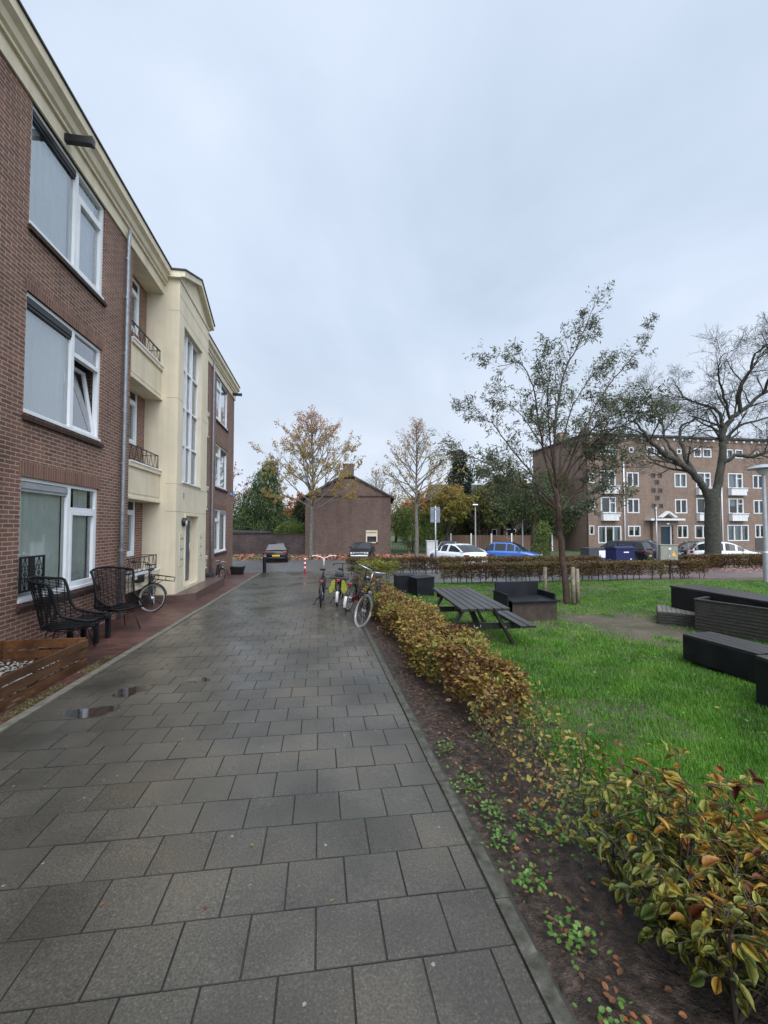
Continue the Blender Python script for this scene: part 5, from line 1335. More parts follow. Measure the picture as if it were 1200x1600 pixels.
# ================================================================ trees
class Tree:
    def __init__(s, seed): s.r = random.Random(seed); s.mb = MB(); s.tips = []; s.dirs = []; s.rad = []
    def tube(s, pts, r0, r1, n):
        m = len(pts); s.mb.tube(pts, [r0 + (r1 - r0) * (i / (m - 1)) for i in range(m)], n, cap=False)
    def path(s, p, d, L, wob, nseg, up=0.0):
        pts = [p.copy()]; d = d.normalized()
        for i in range(nseg):
            d = (d + Vector((s.r.gauss(0, wob), s.r.gauss(0, wob), s.r.gauss(0, wob) + up))).normalized(); p = p + d * (L / nseg); pts.append(p.copy())
        return pts, d
    def grow(s, p, d, L, r, lev, P):
        nseg = P.get('seg', 5); pts, de = s.path(p, d, L, P['wob'], nseg, P.get('up', 0))
        rt = r * P.get('tap', .45); s.tube(pts, r, rt, 5 if r > .02 else 3)
        s.kids(pts, r, rt, L, lev, P)
    def kids(s, pts, r, rt, L, lev, P):
        if lev <= 0:
            for k in range(P.get('lt', 4)):
                i = s.r.uniform(.25, 1) * (len(pts) - 1); a = int(min(i, len(pts) - 2)); s.tips.append(pts[a].lerp(pts[a + 1], i - a)); s.dirs.append((pts[a + 1] - pts[a]).normalized())
            return
        n = P['n'][lev - 1] if isinstance(P['n'], (list, tuple)) else P['n']
        for k in range(n):
            t = P.get('t0', .3) + (1 - P.get('t0', .3)) * (k + s.r.random()) / n; i = t * (len(pts) - 1); a = int(min(i, len(pts) - 2))
            q = pts[a].lerp(pts[a + 1], i - a); dd = (pts[a + 1] - pts[a]).normalized()
            ax = dd.cross(Vector((s.r.gauss(0, 1), s.r.gauss(0, 1), s.r.gauss(0, 1)))).normalized()
            an = R(s.r.uniform(*P['ang'])); nd = Matrix.Rotation(an, 3, ax) @ dd; nd.z += P.get('upk', .1)
            rr = (r + (rt - r) * t) * P.get('rk', .55)
            s.grow(q, nd, L * P['len'] * s.r.uniform(.7, 1.2) * (1.15 - .45 * t), max(rr, P.get('rmin', .004)), lev - 1, P)
def leafobj(name, parent, T, n, size, mat, spread, aspect=.5, shape=4, droop=0.0, seed=1, flat=0, extra=None, rndf=None, clump=None, wf=None):
    g = np.random.default_rng(seed); P = np.array([tuple(p) for p in T.tips]); D = np.array([tuple(p) for p in T.dirs])
    if clump: w = box_noise(P, clump[0], seed) ** clump[1] * (1 if wf is None else wf(P)); w /= w.sum(); i = g.choice(len(P), n, p=w)
    else: i = g.integers(0, len(P), n)
    Q = P[i] + g.normal(size=(n, 3)) * spread; DD = D[i] + g.normal(size=(n, 3)) * .8; DD[:, 2] -= droop
    if extra is not None: Q = np.vstack([Q, extra[0]]); DD = np.vstack([DD, extra[1]]); n = len(Q)
    rnd = None if rndf is None else rndf(Q, g)
    V, F, r = leaves(Q, size, aspect, DD, seed=seed, shape=shape, rnd=rnd, flat=flat)
    return npmesh(name, V, F, mat, r, parent=None)
def put_leaves(o, t):
    """hang a world-space mesh under its tree"""
    o.parent = t; o.matrix_parent_inverse = parent_world(t).inverted()
def PX(px, py, Y): return Vector(((px - 600) / 645 * Y, Y, CAMH + (822.5 - py) / 645 * Y))
def limb(T, pts, r0, r1, P, lev, L, n, n8=8):
    """a drawn limb with side growth"""
    T.tube(pts, r0, r1, n8)
    Q = dict(P); Q['n'] = [P['n']] * 6 if isinstance(P['n'], int) else list(P['n'])
    Q['n'] = Q['n'][:]; 
    while len(Q['n']) < lev: Q['n'].append(3)
    Q['n'][lev - 1] = n
    T.kids(pts, r0, r1, L, lev, Q)
def smooth_pts(pts, k=5, jit=.0, rr=random):
    out = []
    n = len(pts)
    for i in range(n - 1):
        p0, p1, p2, p3 = pts[max(i - 1, 0)], pts[i], pts[i + 1], pts[min(i + 2, n - 1)]
        for j in range(k):
            t = j / k; out.append(.5 * ((2 * p1) + (-p0 + p2) * t + (2 * p0 - 5 * p1 + 4 * p2 - p3) * t * t + (-p0 + 3 * p1 - 3 * p2 + p3) * t ** 3) + Vector([rr.gauss(0, jit) for _ in range(3)]))
    out.append(pts[-1]); return out
# --- slender leafy tree in the lawn
def acacia():
    Y = 11.15; t = thing('slender_tree', 'slender leaning tree with reddish trunk and sparse grey green leaves in the lawn between stakes', 'tree', (4.88, Y, G(Y)), 0)
    T = Tree(5); rr = random.Random(2)
    P = dict(wob=.12, seg=4, n=[4, 5, 3], ang=(18, 52), len=.6, tap=.4, rk=.5, t0=.2, upk=.14, lt=4, rmin=.003, up=.02)
    def B(dep, *l): 
        n = len(l); return smooth_pts([PX(x, y, Y + dep * (i / max(1, n - 1))) for i, (x, y) in enumerate(l)], 4, .012, rr)
    T.tube(B(0, (884, 947), (881, 890), (875, 830), (871, 775)), .088, .07, 10)
    trunk_top = (871, 775)
    specs = [  # depth drift, points, r0, r1, kids, L
        (.5, [(871, 775), (868, 700), (872, 640), (886, 580), (905, 540), (922, 500), (935, 470)], .07, .008, 16, 1.15),
        (-.8, [(871, 780), (852, 710), (843, 650), (835, 600), (815, 565), (780, 570)], .055, .008, 12, 1.2),
        (1.0, [(871, 790), (835, 745), (800, 700), (770, 660), (735, 645)], .05, .007, 12, 1.1),
        (-1.2, [(873, 800), (840, 770), (800, 745), (755, 720), (710, 700)], .05, .007, 13, 1.2),
        (1.3, [(873, 785), (893, 720), (920, 660), (955, 600), (995, 555), (1030, 512)], .055, .007, 14, 1.15),
        (-1.4, [(874, 770), (905, 715), (945, 680), (985, 660), (1020, 640)], .05, .007, 14, 1.15),
        (.9, [(874, 800), (910, 760), (950, 735), (990, 720)], .04, .006, 12, 1.0),
        (1.8, [(872, 760), (880, 690), (900, 630), (925, 590), (950, 560)], .045, .006, 12, 1.1),
        (-1.8, [(872, 765), (862, 690), (858, 620), (868, 560)], .045, .006, 10, 1.1),
        (-.6, [(874, 830), (890, 812), (905, 800)], .02, .004, 6, .5),
        (.4, [(873, 820), (855, 790), (830, 775), (790, 770)], .03, .005, 9, .9),
        (-1.0, [(875, 812), (905, 790), (945, 775), (970, 772)], .03, .005, 9, .8),
        (-1.6, [(872, 760), (905, 700), (945, 655), (990, 640), (1020, 650)], .045, .006, 14, 1.1),
        (1.5, [(872, 750), (900, 690), (940, 640), (975, 620)], .045, .006, 13, 1.1),
        (1.6, [(871, 740), (845, 690), (810, 640), (780, 620)], .04, .006, 13, 1.1),
        (-1.5, [(873, 795), (835, 755), (800, 735), (765, 735)], .035, .005, 12, 1.0),
        (.3, [(874, 790), (900, 740), (935, 700), (975, 690)], .04, .006, 13, 1.0),
    ]
    for dep, l, r0, r1, n, L in specs: limb(T, B(dep, *l), r0 * .62, r1 * .7, P, 2, L * 1.15, int(n * 1.7))
    o = T.mb.build('branches', 'bark_brown', t)
    lf = leafobj('foliage', t, T, 20000, .10, 'leaf_acacia', .05, .27, 6, droop=.6, seed=3, clump=(1.4, 1.2)); put_leaves(lf, t)
acacia()
# --- big bare tree
def bare_tree():
    Y = 26.3; k = Y / 645
    t = thing('bare_tree', 'massive bare dark tree with spreading crooked limbs at the right edge', 'tree', tuple(PX(1113, 884, Y)), 0); t.location.z = G(Y)
    T = Tree(9); rr = random.Random(4)
    P = dict(wob=.13, seg=5, n=[3, 5, 5, 5], ang=(24, 66), len=.72, tap=.45, rk=.48, t0=.18, upk=.03, lt=1, rmin=.008, up=.02)
    def B(dep, *l):
        n = len(l); return smooth_pts([PX(x, y, Y + dep * (i / max(1, n - 1))) for i, (x, y) in enumerate(l)], 5, .035, rr)
    T.tube(smooth_pts([PX(1112, 895, Y), PX(1112, 860, Y), PX(1113, 810, Y), PX(1113, 765, Y)], 5, .02, rr), .46, .37, 14)
    specs = [
        (-1, [(1106, 775), (1090, 745), (1062, 722), (1035, 703), (1015, 685), (1002, 665), (985, 655)], .34, .06, 14, 2.9),
        (2.5, [(1096, 752), (1078, 722), (1066, 690), (1068, 665), (1090, 655)], .24, .07, 9, 2.3),
        (0, [(1118, 775), (1127, 735), (1133, 700), (1134, 675), (1145, 655), (1165, 640), (1200, 612), (1240, 600), (1290, 570)], .38, .06, 18, 3.0),
        (-2, [(1128, 728), (1150, 712), (1185, 712), (1215, 700), (1250, 700), (1290, 680)], .20, .05, 12, 2.5),
        (2, [(1136, 668), (1125, 640), (1100, 628), (1078, 622), (1064, 604), (1058, 590)], .16, .05, 11, 2.3),
        (-2, [(1160, 642), (1163, 605), (1180, 575), (1192, 545), (1225, 525)], .18, .04, 13, 2.6),
        (-2.5, [(1145, 655), (1135, 610), (1128, 575), (1140, 548)], .13, .03, 12, 2.4),
        (3, [(1133, 690), (1160, 665), (1210, 650), (1270, 640)], .16, .04, 11, 2.5),
        (2, [(1070, 726), (1045, 690), (1035, 650), (1020, 620), (1000, 590)], .14, .03, 12, 2.3),
        (-3, [(1200, 612), (1215, 570), (1210, 535), (1240, 500)], .13, .03, 12, 2.4),
    ]
    for dep, l, r0, r1, n, L in specs: limb(T, B(dep, *l), r0 * .68, r1 * .6, P, 4, L * 1.05, int(n * .8), 10)
    T.mb.build('branches', 'bark_dark', t)
bare_tree()
# --- upright street maples
def maple(name, label, x, y, h, tr, cw, seed, nl, mat, size, top=None, topmat=None, lean=0, clear=.34, twig='bark_grey', kids=32, lev=2, cluster=(1.2, .8)):
    t = thing(name, label, 'tree', (x, y, G(y)), 0, 'street trees and garden trees'); T = Tree(seed); rr = random.Random(seed)
    z0 = G(y); pts = smooth_pts([Vector((x, y, z0)), Vector((x + rr.gauss(0, .05), y, z0 + h * .3)), Vector((x + rr.gauss(0, .1), y, z0 + h * .6)), Vector((x + lean, y, z0 + h))], 6, .02, rr)
    T.tube(pts, tr, .015, 8)
    P = dict(wob=.10, seg=4, n=[4, 4, 4], ang=(25, 50), len=.5, tap=.4, rk=.5, t0=.25, upk=.12, lt=4, rmin=.009, up=.04)
    for k in range(kids):
        f = clear + (1 - clear) * .93 * (k / kids); i = f * (len(pts) - 1); a = int(min(i, len(pts) - 2)); q = pts[a].lerp(pts[a + 1], i - a)
        an = k * 2.4 + rr.uniform(-.3, .3); s = math.sin(min(1, (f - clear) / (1 - clear) * 1.0 + .18) * math.pi) ** .7
        L = cw * (.35 + .65 * s) * (1.1 - .68 * (f - clear) / (1 - clear)) * 1.2
        el = R(28 + 40 * (f - clear) / (1 - clear)); d = Vector((math.cos(an) * math.cos(el), math.sin(an) * math.cos(el), math.sin(el)))
        T.grow(q, d, L, max(.012, tr * .42 * (1 - f * .6)), lev, P)
    T.mb.build('branches', twig, t)
    def rf(Q, g): 
        hh = np.clip((Q[:, 2] - z0) / h, 0, 1); return np.clip(1.0 - (hh - clear) / (1 - clear) * .75 + g.normal(0, .2, len(Q)), 0, 1)
    wf = lambda P: np.clip(1.15 - 1.15 * ((P[:, 2] - z0) / h - clear) / (1 - clear), .10, 1.2)
    lf = leafobj('foliage', t, T, nl, size, mat, .09, .8, 4, seed=seed, rndf=rf, clump=cluster, wf=wf); put_leaves(lf, t)
    return t
maple('maple_tree', 'tall maple with thin yellow and red leaves in front of the gable house', -6.1, 34.5, 12.4, .20, 4.1, 21, 11500, 'leaf_maple', .13, lean=-.1, clear=.36, kids=40)
maple('maple_tree', 'slim nearly bare maple with red leaves at its tips, right of the gable house', 2.85, 35.6, 12.0, .20, 3.3, 33, 4300, 'leaf_maple', .13, clear=.40, kids=36)
maple('maple_tree', 'reddish thin tree peeping past the far corner of the brick building', -18.3, 46, 10.2, .2, 3.2, 44, 2200, 'leaf_red', .2, clear=.4)
maple('bare_garden_tree', 'bare grey tree behind the gable house roof', -1.2, 58, 10.4, .22, 4.0, 51, 500, 'leaf_maple', .14, clear=.3, kids=34)
maple('golden_tree', 'golden green tree left of centre behind the white sedan', 6.6, 43, 6.6, .16, 2.9, 61, 7500, 'leaf_gold', .22, clear=.32, twig='twig')
maple('golden_tree', 'golden green tree right of the thin lamp post', 10.6, 46, 6.2, .18, 3.0, 62, 8500, 'leaf_olive', .24, clear=.28, twig='twig')
maple('golden_tree', 'dull green and gold tree just behind the slender tree', 14.6, 47, 8.6, .2, 3.6, 63, 12000, 'leaf_olive', .24, clear=.22, twig='twig')
maple('orange_tree', 'small bright orange tree between the willow and the maple trunk', -10.2, 50, 6.6, .14, 2.4, 71, 5200, 'leaf_orange', .22, clear=.25, twig='twig')
maple('orange_tree', 'low orange brown tree right of the gable house roof', 5.2, 60, 7.2, .14, 3.2, 72, 6000, 'leaf_orange', .25, clear=.25, twig='twig')
# --- dense shrubs, willow and conifer: leaf shells round many lobes
def mass(name, label, cat, x, y, lobes, mat, n, size, trunk=.15, seed=1, droop=.2, group='shrubs and dense trees behind the street', asp=.5, core=True, wild=.12):
    t = thing(name, label, cat, (x, y, G(y)), 0, group); g = np.random.default_rng(seed); rr = random.Random(seed); z0 = G(y)
    mb = MB(); Q = []; D = []; tot = sum(l[3] * l[5] for l in lobes)
    zt = max(l[2] for l in lobes); mb.tube([(x, y, z0), (x + rr.gauss(0, .1), y, z0 + zt * .5), (x + rr.gauss(0, .2), y, z0 + zt)], [trunk, trunk * .7, trunk * .25], 8)
    for (lx, ly, lz, rx, ry, rz) in lobes:
        m = int(n * rx * rz / tot); u = g.normal(size=(m, 3)); u /= np.linalg.norm(u, axis=1, keepdims=True)
        nn = box_noise(u * 3.2 + lx, 1.0, seed + int(lx * 10) % 97)
        rad = (.55 + .5 * nn) * g.uniform(.62, 1.06, m) ** .6
        p = u * rad[:, None] * np.array([rx, ry, rz]) + np.array([x + lx, y + ly, z0 + lz]); p += g.normal(size=p.shape) * wild
        Q.append(p); d = u * .6 + g.normal(size=p.shape) * .6; d[:, 2] -= droop; D.append(d)
        for _ in range(5):
            v = Vector((rr.gauss(0, 1), rr.gauss(0, 1), rr.gauss(.3, 1))).normalized(); mb.tube([(x + lx * .3, y + ly * .3, z0 + lz * .6), (x + lx, y + ly, z0 + lz), (x + lx + v.x * rx * .8, y + ly + v.y * ry * .8, z0 + lz + v.z * rz * .8)], [trunk * .4, trunk * .25, .01], 4)
    mb.build('branches', 'twig', t)
    Q = np.vstack(Q); D = np.vstack(D); keep = Q[:, 2] > z0 + .05; Q = Q[keep]; D = D[keep]
    cl = np.clip(box_noise(Q, 1.4, seed + 3) + g.normal(0, .16, len(Q)), 0, 1)
    V, F, r = leaves(Q, size, asp, D, seed=seed, shape=4, rnd=cl); o = npmesh('foliage', V, F, mat, r); put_leaves(o, t)
    return t
mass('willow_tree', 'dark green weeping willow rising over the garden wall', 'tree', -13.2, 46, [(0, 0, 2.4, 3.6, 2.6, 2.4), (-.3, 0, 5.0, 2.5, 2.2, 3.0), (.1, 0, 7.2, 1.7, 1.6, 2.6), (2.4, 0, 2.4, 2.2, 2, 2.0), (-2.6, 0, 2.0, 2.2, 2, 2.0), (.5, 0, 8.9, .9, .9, 1.5)], 'leaf_willow', 30000, .30, .3, 5, droop=1.6, asp=.28)
mass('garden_bush', 'broad green bush behind the garden wall near the gable', 'bush', -9.6, 43, [(0, 0, 1.9, 2.0, 1.4, 1.5), (1.4, 0, 1.8, 1.3, 1.2, 1.2)], 'leaf_green', 9000, .16, .08, 6)
mass('evergreen_bush', 'dark evergreen bush left of the maple trunk', 'bush', -9.1, 47, [(0, 0, 4.0, 1.3, 1.2, 2.1), (.1, 0, 2.4, 1.2, 1.1, 1.4)], 'leaf_ever', 6000, .22, .08, 7)
mass('light_green_bush', 'tall light green bamboo like bush beside the gable house', 'bush', 3.0, 43.5, [(0, 0, 2.6, 2.0, 1.6, 2.6), (1.9, 0, 2.2, 1.7, 1.5, 2.2), (-1.2, 0, 3.2, 1.2, 1.1, 2.0)], 'leaf_green', 14000, .2, .06, 8, droop=.6, asp=.3)
mass('conifer', 'tall dark conifer behind the golden trees', 'tree', 10.2, 56, [(0, 0, 3, 3.3, 3, 3.2), (0, 0, 6, 2.6, 2.4, 3), (.2, 0, 9, 1.9, 1.8, 2.6), (.1, 0, 11.5, 1.1, 1.1, 2.0)], 'leaf_ever', 22000, .3, .3, 9, droop=.5)
mass('dark_shrub', 'dark shrub mass left of the block at the foot of its side wall', 'bush', 17.6, 49, [(0, 0, 1.4, 2.2, 1.4, 1.4), (2.2, 0, 1.1, 1.8, 1.2, 1.1)], 'leaf_willow', 6000, .22, .08, 10)
mass('climbing_shrub', 'green shrub at the tree foot next to the blue car', 'bush', 12.6, 33.2, [(0, 0, .9, .8, .7, 1.0), (.2, 0, 2.2, .6, .6, 1.0)], 'leaf_green', 3000, .14, .05, 12)
mass('street_tree', 'dark leafy street tree between the blue car and the block', 'tree', 13.2, 36.5, [(0, 0, 5.0, 2.6, 2.2, 1.6), (-1.6, 0, 4.4, 1.6, 1.5, 1.2), (1.5, 0, 4.6, 1.5, 1.5, 1.2)], 'leaf_willow', 6500, .2, .24, 13, wild=.3)
mass('low_tree', 'dark leafy tree left of the thin lamp post behind the sedan', 'tree', 8.6, 50, [(0, 0, 3.0, 2.6, 2.2, 2.2), (2.6, 0, 3.4, 2.2, 2, 2.0), (-2.2, 0, 2.6, 1.8, 1.8, 1.6)], 'leaf_olive', 12000, .24, .2, 14)
mass('side_tree', 'tall dark green tree overlapping the blank side wall of the four storey block', 'tree', 18.0, 45.0, [(0, 0, 5.2, 2.5, 2, 2.4), (.6, 0, 7.4, 1.8, 1.6, 1.7), (-1.5, 0, 3.6, 2.0, 1.8, 2.0), (1.2, 0, 3.2, 1.8, 1.5, 1.8)], 'leaf_willow', 12000, .22, .25, 15)
mass('side_tree', 'tall olive tree filling the sky gap left of the side wall', 'tree', 13.8, 54, [(0, 0, 6.0, 3.2, 2.4, 2.8), (-2.0, 0, 4.6, 2.6, 2, 2.4), (1.5, 0, 8.0, 2.0, 1.8, 1.8)], 'leaf_olive', 13000, .26, .25, 16)
for i, (x, y, s, lb) in enumerate(((-24, 62, 1.2, 'round green tree far behind the garden wall at the left'), (21, 66, 1.3, 'dull green tree far behind the terrace at the block corner'), (-17, 60, 1.0, 'olive tree far behind the willow'), (2, 70, 1.2, 'brownish green tree far behind the gable house'))):
    mass('far_tree', lb, 'tree', x, y, [(0, 0, 4 * s, 3.8 * s, 3 * s, 3.2 * s), (2 * s, 0, 3 * s, 3 * s, 2.5 * s, 2.4 * s), (-2.4 * s, 0, 3 * s, 2.8 * s, 2.5 * s, 2.4 * s)], 'leaf_gold' if i % 2 else 'leaf_willow', 9000, .32, .25, 20 + i, group='far trees on the skyline')
# ================================================================ hedges
def hedge(name, label, pts, width, z0, z1, mat, nleaf, size, stems=True, seed=1, wid2=None, low=.0, group='clipped hedges', ragged=.08, shape=4, twigs=1.0, stem_r=.012, taper=None, dense=1.0, leaves_low=.12):
    """hedge along world polyline pts [(x,y)...]"""
    g = np.random.default_rng(seed); rr = random.Random(seed)
    p0 = pts[len(pts) // 2]; t = thing(name, label, 'hedge', (p0[0], p0[1], G(p0[1])), 0, group)
    P = [Vector((x, y, 0)) for x, y in pts]; seg = [(P[i + 1] - P[i]).length for i in range(len(P) - 1)]; tot = sum(seg)
    def at(s):
        s *= tot
        for i, L in enumerate(seg):
            if s <= L or i == len(seg) - 1:
                d = (P[i + 1] - P[i]).normalized(); return P[i] + d * s, d
            s -= L
    S = g.random(nleaf); A0 = np.array([tuple(at(s)[0]) + tuple(at(s)[1]) for s in np.linspace(0, 1, 400)]); idx = (S * 399).astype(int)
    C = A0[idx, :3] + A0[idx, 3:] * g.uniform(-.5, .5, nleaf)[:, None] * tot / 400; Dr = A0[idx, 3:]; Nr = np.stack([-Dr[:, 1], Dr[:, 0], 0 * Dr[:, 0]], 1)
    a = g.uniform(0, 2 * np.pi, nleaf); rad = g.uniform(.25, 1, nleaf) ** .45
    sx = np.sign(np.cos(a)) * np.abs(np.cos(a)) ** .6; sz = np.sign(np.sin(a)) * np.abs(np.sin(a)) ** .6
    w = width / 2; kt = 1 if taper is None else np.interp(S, taper[0], taper[1])
    zz = (z0 + z1) / 2 + (z1 - z0) / 2 * sz * rad * kt - (z1 - z0) / 2 * (1 - kt)
    Q = C + Nr * (w * sx * rad * kt)[:, None]; Q[:, 2] = zz
    bumpn = box_noise(Q * np.array([1, 1, .3]), 3.0, seed); Q += (bumpn - .5)[:, None] * np.array([1.2, 1.2, .8]) * ragged * 2
    Q += g.normal(size=Q.shape) * ragged * .35
    keep = (Q[:, 2] > z0 + (z1 - z0) * .35) | (g.random(nleaf) < leaves_low)
    thin = box_noise(Q, 2.6, seed + 9); keep &= (thin > .30) | (g.random(nleaf) < .45)
    Q = Q[keep]; Gz = -SL * np.clip(Q[:, 1], -30, YB); Q[:, 2] += Gz
    D = g.normal(size=Q.shape); D[:, 2] = D[:, 2] * .6 + .25; out = Q - C[keep]; out[:, 2] = 0; D += out * 2
    cl = np.clip(box_noise(Q, 2.0, seed + 4) * .9 + .05 + g.normal(0, .22, len(Q)), 0, 1)
    V, F, r = leaves(Q, size, .6, D, seed=seed, shape=shape, rnd=cl, curl=.35, flat=.8)
    o = npmesh('foliage', V, F, mat, r); put_leaves(o, t)
    mb = MB(); n = int(tot / .24)
    for i in range(n):
        s = (i + rr.uniform(.1, .9)) / n; c, d = at(s); nr = Vector((-d.y, d.x, 0)); b = c + nr * rr.gauss(0, w * .25); b.z = G(b.y) - .02
        k = 1 if taper is None else float(np.interp(s, taper[0], taper[1])); H = z0 + (z1 - z0) * k
        q = b.copy(); pl = [q.copy()]
        for j in range(4): q = q + Vector((rr.gauss(0, .03), rr.gauss(0, .03), H * .24)); pl.append(q.copy())
        mb.tube(pl, [stem_r, stem_r * .85, stem_r * .7, stem_r * .5, stem_r * .25], 5, cap=False)
        for m in range(int(13 * twigs)):
            f = rr.uniform(.18, .95); e = pl[0].lerp(pl[-1], f); v = Vector((rr.gauss(0, 1), rr.gauss(0, 1), rr.uniform(.1, 1.2))).normalized() * rr.uniform(.3, 1) * w * 1.2
            mid = e + v * .5 + Vector((rr.gauss(0, .015), rr.gauss(0, .015), .02)); mb.tube([e, mid, e + v + Vector((0, 0, .03))], [stem_r * .35, stem_r * .25, stem_r * .12], 3, cap=False)
    mb.build('stems', 'twig', t)
    return t
def PL(*l): return [tuple(W(v, u)[:2]) for v, u in l]
hedge('beech_hedge', 'knee high yellow brown beech hedge running along the right edge of the path', PL((1.66, 3.55), (1.62, 5), (1.58, 7), (1.50, 9), (1.45, 10.6)), .66, .10, .60, 'leaf_hedge', 36000, .052, seed=2, shape=6, ragged=.10, taper=([0, .05, .14, 1], [.55, .85, 1, 1]), stem_r=.010, leaves_low=.35)
hedge('beech_hedge', 'reddish brown thinner hedge stretch behind the leaning bicycles', PL((1.5, 10.7), (1.6, 12.6), (1.5, 14.6)), .7, .06, .50, 'leaf_brown', 17000, .05, seed=3, ragged=.09, stem_r=.009, leaves_low=.35)
hedge('lime_bush', 'yellow green rounded bush at the corner of the side pavement', [(-1.0, 16.4), (.5, 15.9)], 1.0, .05, .88, 'leaf_lime', 9000, .06, seed=4, ragged=.12)
hedge('front_hedge', 'long clipped hedge with bare stems along the back edge of the lawn', [(2.2, 15.9), (5, 16.35), (9, 17.2), (14.2, 18.45)], .62, .22, .80, 'leaf_brown', 62000, .068, seed=5, ragged=.06, stem_r=.018, leaves_low=.25, twigs=1.6)
hedge('second_hedge', 'second clipped hedge behind the side pavement, left stretch up to the bin', [(-1.75, 20.2), (3, 20.9), (8, 21.7), (11.6, 22.3)], .75, .15, .82, 'leaf_brown', 52000, .075, seed=6, ragged=.06, stem_r=.018, leaves_low=.4)
hedge('third_hedge', 'low hedge in front of the bare tree and white hatchback', [(17.6, 24.3), (21, 25.0), (25.5, 26.0)], .9, .12, .80, 'leaf_brown', 30000, .085, seed=7, ragged=.07, stem_r=.018, leaves_low=.4)
hedge('sparse_hedge', 'thin twiggy stretch of young hedge filling the gap before the large leaved bush', PL((1.62, 3.6), (1.58, 2.9), (1.55, 2.1)), .62, .05, .50, 'leaf_hedge', 950, .036, seed=12, ragged=.12, shape=6, stem_r=.006, leaves_low=.8, twigs=1.2)
# near bush with large leaves
def near_bush():
    t = thing('near_bush', 'large leaved autumn bush in green, yellow and russet in the lower right corner', 'bush', tuple(GW(1.6, 1.3)), 0)
    g = np.random.default_rng(17); rr = random.Random(17); mb = MB(); tips = []; dirs = []
    for i in range(25):
        v, u = rr.uniform(1.42, 2.05), rr.uniform(.2, 2.0); b = W(v, u); b.z = G(b.y)
        for k in range(rr.randint(4, 7)):
            h = rr.uniform(.34, .70); q = b.copy(); pl = [q.copy()]; d = Vector((rr.gauss(0, .32), rr.gauss(0, .32), 1)).normalized()
            for j in range(6): d = (d + Vector((rr.gauss(0, .12), rr.gauss(0, .12), rr.gauss(0, .05)))).normalized(); q = q + d * h / 6; pl.append(q.copy())
            mb.tube(pl, [.007 * (1 - j / 8) for j in range(7)], 5, cap=False)
            for j in range(2, 7):
                for m in range(3):
                    s = Vector((rr.gauss(0, 1), rr.gauss(0, 1), rr.uniform(-.2, .7))).normalized(); L = rr.uniform(.04, .13); e = pl[j] + s * L
                    mb.tube([pl[j], pl[j] + s * L * .5 + Vector((0, 0, .008)), e], [.0025, .002, .0012], 4, cap=False)
                    for a in (.45, .75, 1.0): tips.append(tuple(pl[j].lerp(e, a))); dirs.append(tuple(s + Vector((rr.gauss(0, .5), rr.gauss(0, .5), rr.gauss(-.1, .4)))))
    mb.build('stems', 'twig', t)
    Q = np.array(tips); D = np.array(dirs); n = len(Q)
    m = g.random(n) < .95; Q = Q[m]; D = D[m]; n = len(Q)
    rnd = np.clip(box_noise(Q, 3.5, 9) * .75 + g.normal(.27, .22, n), 0, 1)
    D = D / np.linalg.norm(D, axis=1, keepdims=True); up = g.normal(size=(n, 3)); up[:, 2] = np.abs(up[:, 2]) + 1.2
    S = np.cross(D, up); S /= np.linalg.norm(S, axis=1, keepdims=True); Nn = np.cross(S, D); L = (.046 * np.clip(g.lognormal(0, .28, n), .4, 1.7))[:, None]; Wd = L * .60 / 2
    prof = [(0, 0), (.12, .62), (.35, 1.0), (.62, .92), (.85, .5), (1, 0)]; cu = g.uniform(-.5, 1.4, n)[:, None]; tw = g.normal(0, .35, n)[:, None]
    pts = []
    for a, w in prof: pts.append(Q + D * L * a + Nn * L * (-.35 * a * a * cu))
    for s in (1, -1):
        for a, w in prof[1:-1]: pts.append(Q + D * L * a + S * Wd * w * s * g.uniform(.8, 1.1, n)[:, None] + Nn * L * ((.05 + .16 * np.abs(cu)) * w - .35 * a * a * cu + s * tw * a * w * .4))
    V = np.stack(pts, 1); k = V.shape[1]; F = []
    for o in (6, 10):
        F += [[0, 1, o, o], [1, 2, o + 1, o], [2, 3, o + 2, o + 1], [3, 4, o + 3, o + 2], [4, 5, o + 3, o + 3]]
    Fq = np.array([f for f in F if len(set(f)) == 4]); Ft = np.array([[f[0], f[1], f[2]] for f in F if len(set(f)) == 3])
    # keep everything as triangles
    tri = np.vstack([Fq[:, [0, 1, 2]], Fq[:, [0, 2, 3]], Ft]); FF = (np.arange(n)[:, None, None] * k + tri[None]).reshape(-1, 3)
    o = npmesh('foliage', V.reshape(-1, 3), FF, 'leaf_bush', np.repeat(rnd, k), smooth=True); put_leaves(o, t)
near_bush()
# saplings in the gap
for i, (v, u, lb) in enumerate(((1.32, 3.05, 'thin leafless sapling stem nearest the hedge end in the gap'), (1.38, 2.72, 'crooked leafless sapling in the middle of the gap'), (1.55, 2.62, 'thicker dark sapling closest to the large leaved bush'))):
    T = Tree(80 + i); b = W(v, u); b.z = G(b.y) - .02; t = thing('sapling', lb, 'sapling', tuple(b), 0, 'saplings in the hedge gap')
    P = dict(wob=.16, seg=4, n=[3, 5], ang=(25, 60), len=.5, tap=.4, rk=.5, t0=.35, upk=.1, lt=3, rmin=.0015)
    T.grow(b, Vector((rr_ if (rr_ := random.uniform(-.15, .2)) else .1, .05, 1)), .46, .012, 2, P); T.mb.build('stem', 'twig', t)
    lf = leafobj('leaves', t, T, 60, .03, 'leaf_green', .02, .6, 6, seed=i); put_leaves(lf, t)
